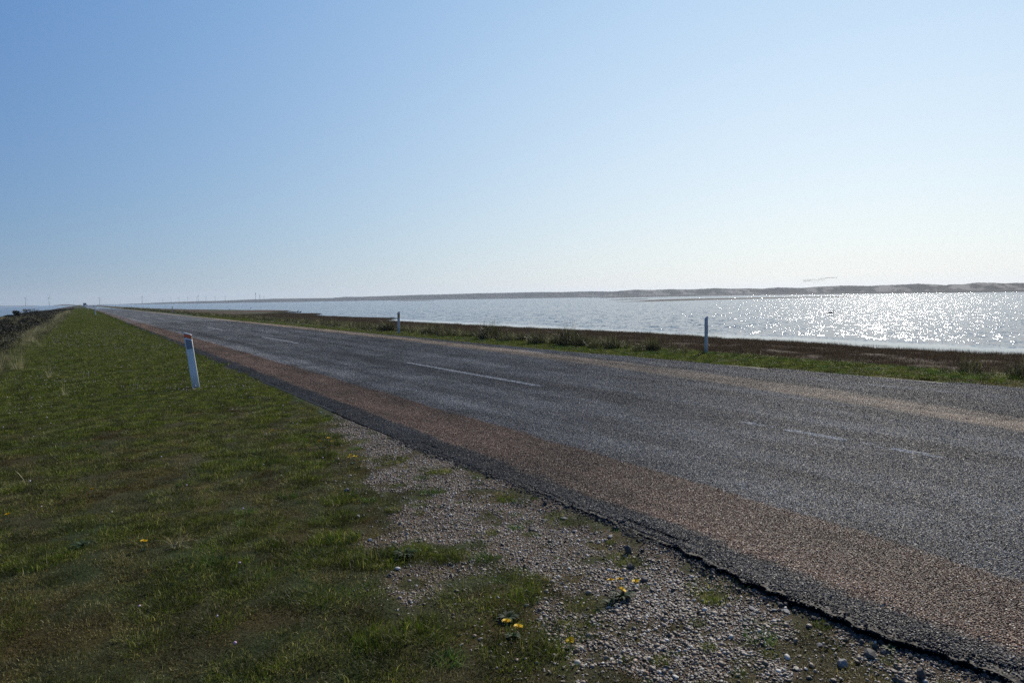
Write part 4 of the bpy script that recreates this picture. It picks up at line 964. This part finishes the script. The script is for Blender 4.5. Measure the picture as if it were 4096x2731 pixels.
for (px, pb, ph, v, lab) in WT:
    o = TV[v] if not used[v] else copy_tree(TV[v]); used[v] = True
    D0 = 5200 if px < 600 else 5900; b0 = at(px, pb, D0); t0 = at(px-(pb-ph)*.05, ph, D0); s = (t0.z-b0.z)/60.0
    o.location = (b0.x, b0.y, max(b0.z, -2)); o.scale = (s,)*3; o.rotation_euler = (0, 0, -math.atan2(b0.x, b0.y)+R(random.uniform(35, 55)))
    tag(o, lab, 'wind turbine', 'wind turbines far across the water')
M_mast = plain('mast_paint', (.16, .16, .17), .6)
for (px, pt, wd, lab) in ((1023, 1172, 3.2, 'tallest thin mast on the far lagoon coast'), (1039.5, 1180, 3.2, 'shorter mast with a dark top, right of the tallest one'), (1056, 1185, 2.2, 'faintest low mast, rightmost of the three')):
    b0 = at(px, 1202, 4700); t0 = at(px-1.2, pt, 4700); h_ = t0.z-b0.z; t = empty('mast', (b0.x, b0.y, b0.z-8)); b = bmesh.new(); tube(b, (0, 0, 0), (0, 0, h_+8), wd*.5, wd*.32, 8); bm_obj('shaft', b, M_mast, t)
    b = bmesh.new(); tube(b, (0, 0, h_+4), (0, 0, h_+8.5), wd*.75, wd*.75, 8); bm_obj('top_platform', b, M_mast, t); tag(t, lab, 'mast')

# ------------------------------------------------------------ vehicles far down the road
M_vw = plain('white_paint', (.75, .75, .76), .3, .5, .04); M_vp = plain('pale_violet_panel', (.42, .40, .46), .4); M_gl = plain('dark_glass', (.02, .02, .025), .1, .5, .1); M_ty = plain('tyre', (.02, .02, .02), .8); M_lamp = plain('headlamp', (.7, .7, .68), .2)
def prism(bm, pts, x0, x1):
    A_ = [bm.verts.new((x0, y, z)) for y, z in pts]; B_ = [bm.verts.new((x1, y, z)) for y, z in pts]; n_ = len(pts)
    bm.faces.new(A_[::-1]); bm.faces.new(B_)
    for k_ in range(n_): bm.faces.new((A_[k_], A_[(k_+1) % n_], B_[(k_+1) % n_], B_[k_]))
def vehicle(kind):
    t = empty(kind)
    if kind == 'car': W, pts, gl = .86, [(-2.1, .3), (2.1, .3), (2.15, .9), (1.9, 1.0), (1.2, 1.42), (-.3, 1.45), (-1.1, .98), (-2.05, .82)], (-1.05, 1.0, -.36, 1.40)
    else: W, pts, gl = 1.1, [(-3.2, .4), (3.2, .4), (3.2, 2.9), (-1.6, 2.95), (-2.6, 2.75), (-2.5, 2.1), (-2.75, 1.3), (-3.15, 1.1)], (-2.70, 1.35, -2.50, 2.05)
    b = bmesh.new(); prism(b, pts, -W, W); bmesh.ops.bevel(b, geom=list(b.edges), offset=.06, segments=2, affect='EDGES'); bm_obj('body', b, M_vw if kind == 'car' else M_vp, t, False)
    y0, z0, y1, z1 = gl; b = bmesh.new(); vs = [b.verts.new((x, y-.03, z)) for x, y, z in ((-W*.85, y0, z0), (W*.85, y0, z0), (W*.78, y1, z1), (-W*.78, y1, z1))]; b.faces.new(vs)
    vs2 = [b.verts.new(v.co+Vector((0, .02, -.01))) for v in vs]; b.faces.new(vs2[::-1])
    for k_ in range(4): b.faces.new((vs[k_], vs2[k_], vs2[(k_+1) % 4], vs[(k_+1) % 4]))
    bm_obj('windscreen', b, M_gl, t)
    yw = (-1.35, 1.35) if kind == 'car' else (-2.2, 2.0); rw = .32 if kind == 'car' else .38
    for sx in (-1, 1):
        for yy in yw:
            b = bmesh.new(); tube(b, (sx*(W-.12), yy, rw), (sx*(W+.02), yy, rw), rw, rw, 16); w_ = bm_obj('wheel', b, M_ty, t, False)
            b = bmesh.new(); tube(b, (sx*(W+.0), yy, rw), (sx*(W+.03), yy, rw), rw*.55, rw*.5, 12); bm_obj('rim', b, M_vw, w_)
        b = bmesh.new(); yy = pts[0][0] if kind == 'car' else -3.17; box(b, sx*W*.72-.13, sx*W*.72+.13, yy-.05, yy+.1, .62, .78, .02); bm_obj('headlight', b, M_lamp, t)
    b = bmesh.new(); box(b, -.5, .5, pts[0][0]-.04, pts[0][0]+.04, .34, .5, .01); bm_obj('grille', b, M_gl, t); return t
v1 = vehicle('camper_van'); v1.location = (3.5, 640, 0); tag(v1, 'tall pale camper van behind the white car at the far end of the road', 'camper van')
v2 = vehicle('car'); v2.location = (4.0, 560, 0); tag(v2, 'white car with dark windscreen coming in front of the camper van', 'car', 'cars far down the road')
v3 = copy_tree(v2); v3.location = (7.6, 470, 0); v3.rotation_euler = (0, 0, math.pi); tag(v3, 'dark-windowed car just left of the far marker posts, driving away', 'car')
v4 = copy_tree(v2); v4.location = (6.9, 640, 0); v4.rotation_euler = (0, 0, math.pi); tag(v4, 'tiny car between the white car and the marker posts', 'car')

# ------------------------------------------------------------ birds
M_bird = plain('bird_feathers', (.035, .03, .03), .8)
def bird_chain(name, pts, radii, edges, subd=1, parent=None):
    me = bpy.data.meshes.new(name); me.from_pydata([Vector(p) for p in pts], edges, []); me.update(); me.materials.append(M_bird)
    o = obj(name, me, parent); md = o.modifiers.new('skin', 'SKIN'); 
    for v, r_ in zip(me.skin_vertices[0].data, radii): v.radius = (r_, r_)
    me.skin_vertices[0].data[0].use_root = True
    s = o.modifiers.new('sub', 'SUBSURF'); s.levels = subd; s.render_levels = subd; return o
q = pix_ground(3322, 1255, WL)
sw = bird_chain('swan', [(0, 0, .12), (.32, 0, .14), (.58, 0, .12), (-.35, 0, .17), (-.62, 0, .27), (.68, 0, .35), (.66, 0, .6), (.70, 0, .82), (.80, 0, .90), (.95, 0, .86), (1.03, 0, .83)], [.24, .22, .10, .17, .05, .055, .045, .045, .06, .03, .02], [(0, 1), (1, 2), (0, 3), (3, 4), (2, 5), (5, 6), (6, 7), (7, 8), (8, 9), (9, 10)], 2)
sw.location = (q[0], q[1], WL); sw.rotation_euler = (0, 0, R(-32)); sw.scale = (.72,)*3; tag(sw, 'dark silhouette of a swan swimming in the sun glitter', 'swan')
def small_bird(px, py, z, name, lab, s=1.0, fly=None):
    if fly: p = at(px, py, fly)
    else: g_ = pix_ground(px, py, z); p = Vector((g_[0], g_[1], z))
    if fly: o = bird_chain(name, [(0, 0, 0), (.12, 0, .01), (.2, 0, .03), (-.18, 0, 0), (.02, .3, .12), (-.05, .62, .05), (.02, -.3, .12), (-.05, -.62, .05)], [.07, .05, .035, .025, .035, .012, .035, .012], [(0, 1), (1, 2), (0, 3), (0, 4), (4, 5), (0, 6), (6, 7)])
    elif name == 'standing_bird': o = bird_chain(name, [(0, 0, .34), (.16, 0, .42), (.22, 0, .56), (.36, 0, .55), (-.2, 0, .28), (0, .03, .15), (0, .03, 0), (0, -.03, .15), (0, -.03, 0)], [.10, .06, .05, .015, .03, .02, .015, .02, .015], [(0, 1), (1, 2), (2, 3), (0, 4), (0, 5), (5, 6), (0, 7), (7, 8)])
    else: o = bird_chain(name, [(0, 0, .06), (.2, 0, .09), (.3, 0, .22), (.42, 0, .21), (-.26, 0, .10)], [.12, .08, .06, .02, .03], [(0, 1), (1, 2), (2, 3), (0, 4)])
    o.location = p; o.scale = (s,)*3; o.rotation_euler = (0, 0, R(random.uniform(-60, 0))); tag(o, lab, 'bird')
small_bird(1450, 1160.5, 0, 'flying_bird', 'single dark bird flying above the far lagoon shore', .34, 160)
small_bird(235, 1175, 0, 'flying_bird', 'small faint bird in the sky right of the second turbine', .4, 300)
small_bird(265, 1212, 0, 'flying_bird', 'faint bird low over the sea beside the dune', .4, 300)
small_bird(1191, 1250, WL+.1, 'standing_bird', 'left of two wading birds standing at the marsh edge', 1.3)
small_bird(1202, 1252, WL+.1, 'standing_bird', 'right of two wading birds standing at the marsh edge', 1.1)
small_bird(1003, 1232, WL, 'swimming_bird', 'dark duck floating off the marsh point', 1.5)
small_bird(917, 1237, WL, 'swimming_bird', 'pale speck of a bird on the water left of the duck', 1.0)
# the flock: hundreds of waders in one cloud
def flock():
    g = np.random.default_rng(5); V_, F_ = [], []; n_ = 430
    for i in range(n_):
        u = g.random(); cx_ = 3212+u*135; cy_ = 1124-14*u-4*math.sin(u*3.1)+abs(g.normal(0, 1))*(9*math.sin(math.pi*min(1, u*1.3)) if u < .77 else 1.2)
        if u < .25: cy_ = 1124-14*u+g.normal(0, 2.4)
        D0 = 900+g.normal(0, 15); p = at(cx_, cy_, D0); s = g.uniform(.55, 1.0); a = g.uniform(-.5, .5); b0 = len(V_)
        for (x, y, z) in ((-.5, 0, 0), (0, .12, .08), (.5, 0, 0), (0, -.12, .05), (-1.0, .0, .35+a*.5), (-.2, .1, .06), (1.0, .0, .35-a*.5), (.2, .1, .06)):
            V_.append((p.x+x*s, p.y+y*s, p.z+z*s))
        F_ += [(b0, b0+1, b0+2, b0+3), (b0+4, b0+5, b0+3, b0), (b0+6, b0+7, b0+3, b0+2)]
    o = obj('bird_flock', mesh_np('bird_flock', V_, F_, [M_bird], False)); tag(o, 'cloud of tiny waders flying low over the dunes', kind='stuff')
flock()

# ------------------------------------------------------------ haze
hz = bmesh.new(); box(hz, -9500, 9500, -9500, 9500, -6.2, 112)
HM_ = N('haze'); pv = HM_.n('ShaderNodeVolumePrincipled'); pv.inputs['Density'].default_value = 0.75e-4; HM_.set(pv.inputs['Color'], (.80, .89, 1.0)); pv.inputs['Anisotropy'].default_value = .3
HM_.t.links.new(pv.outputs[0], HM_.out.inputs['Volume'])
haze = bm_obj('haze', hz, HM_.m); tag(haze, kind='stuff')
bpy.context.view_layer.update()
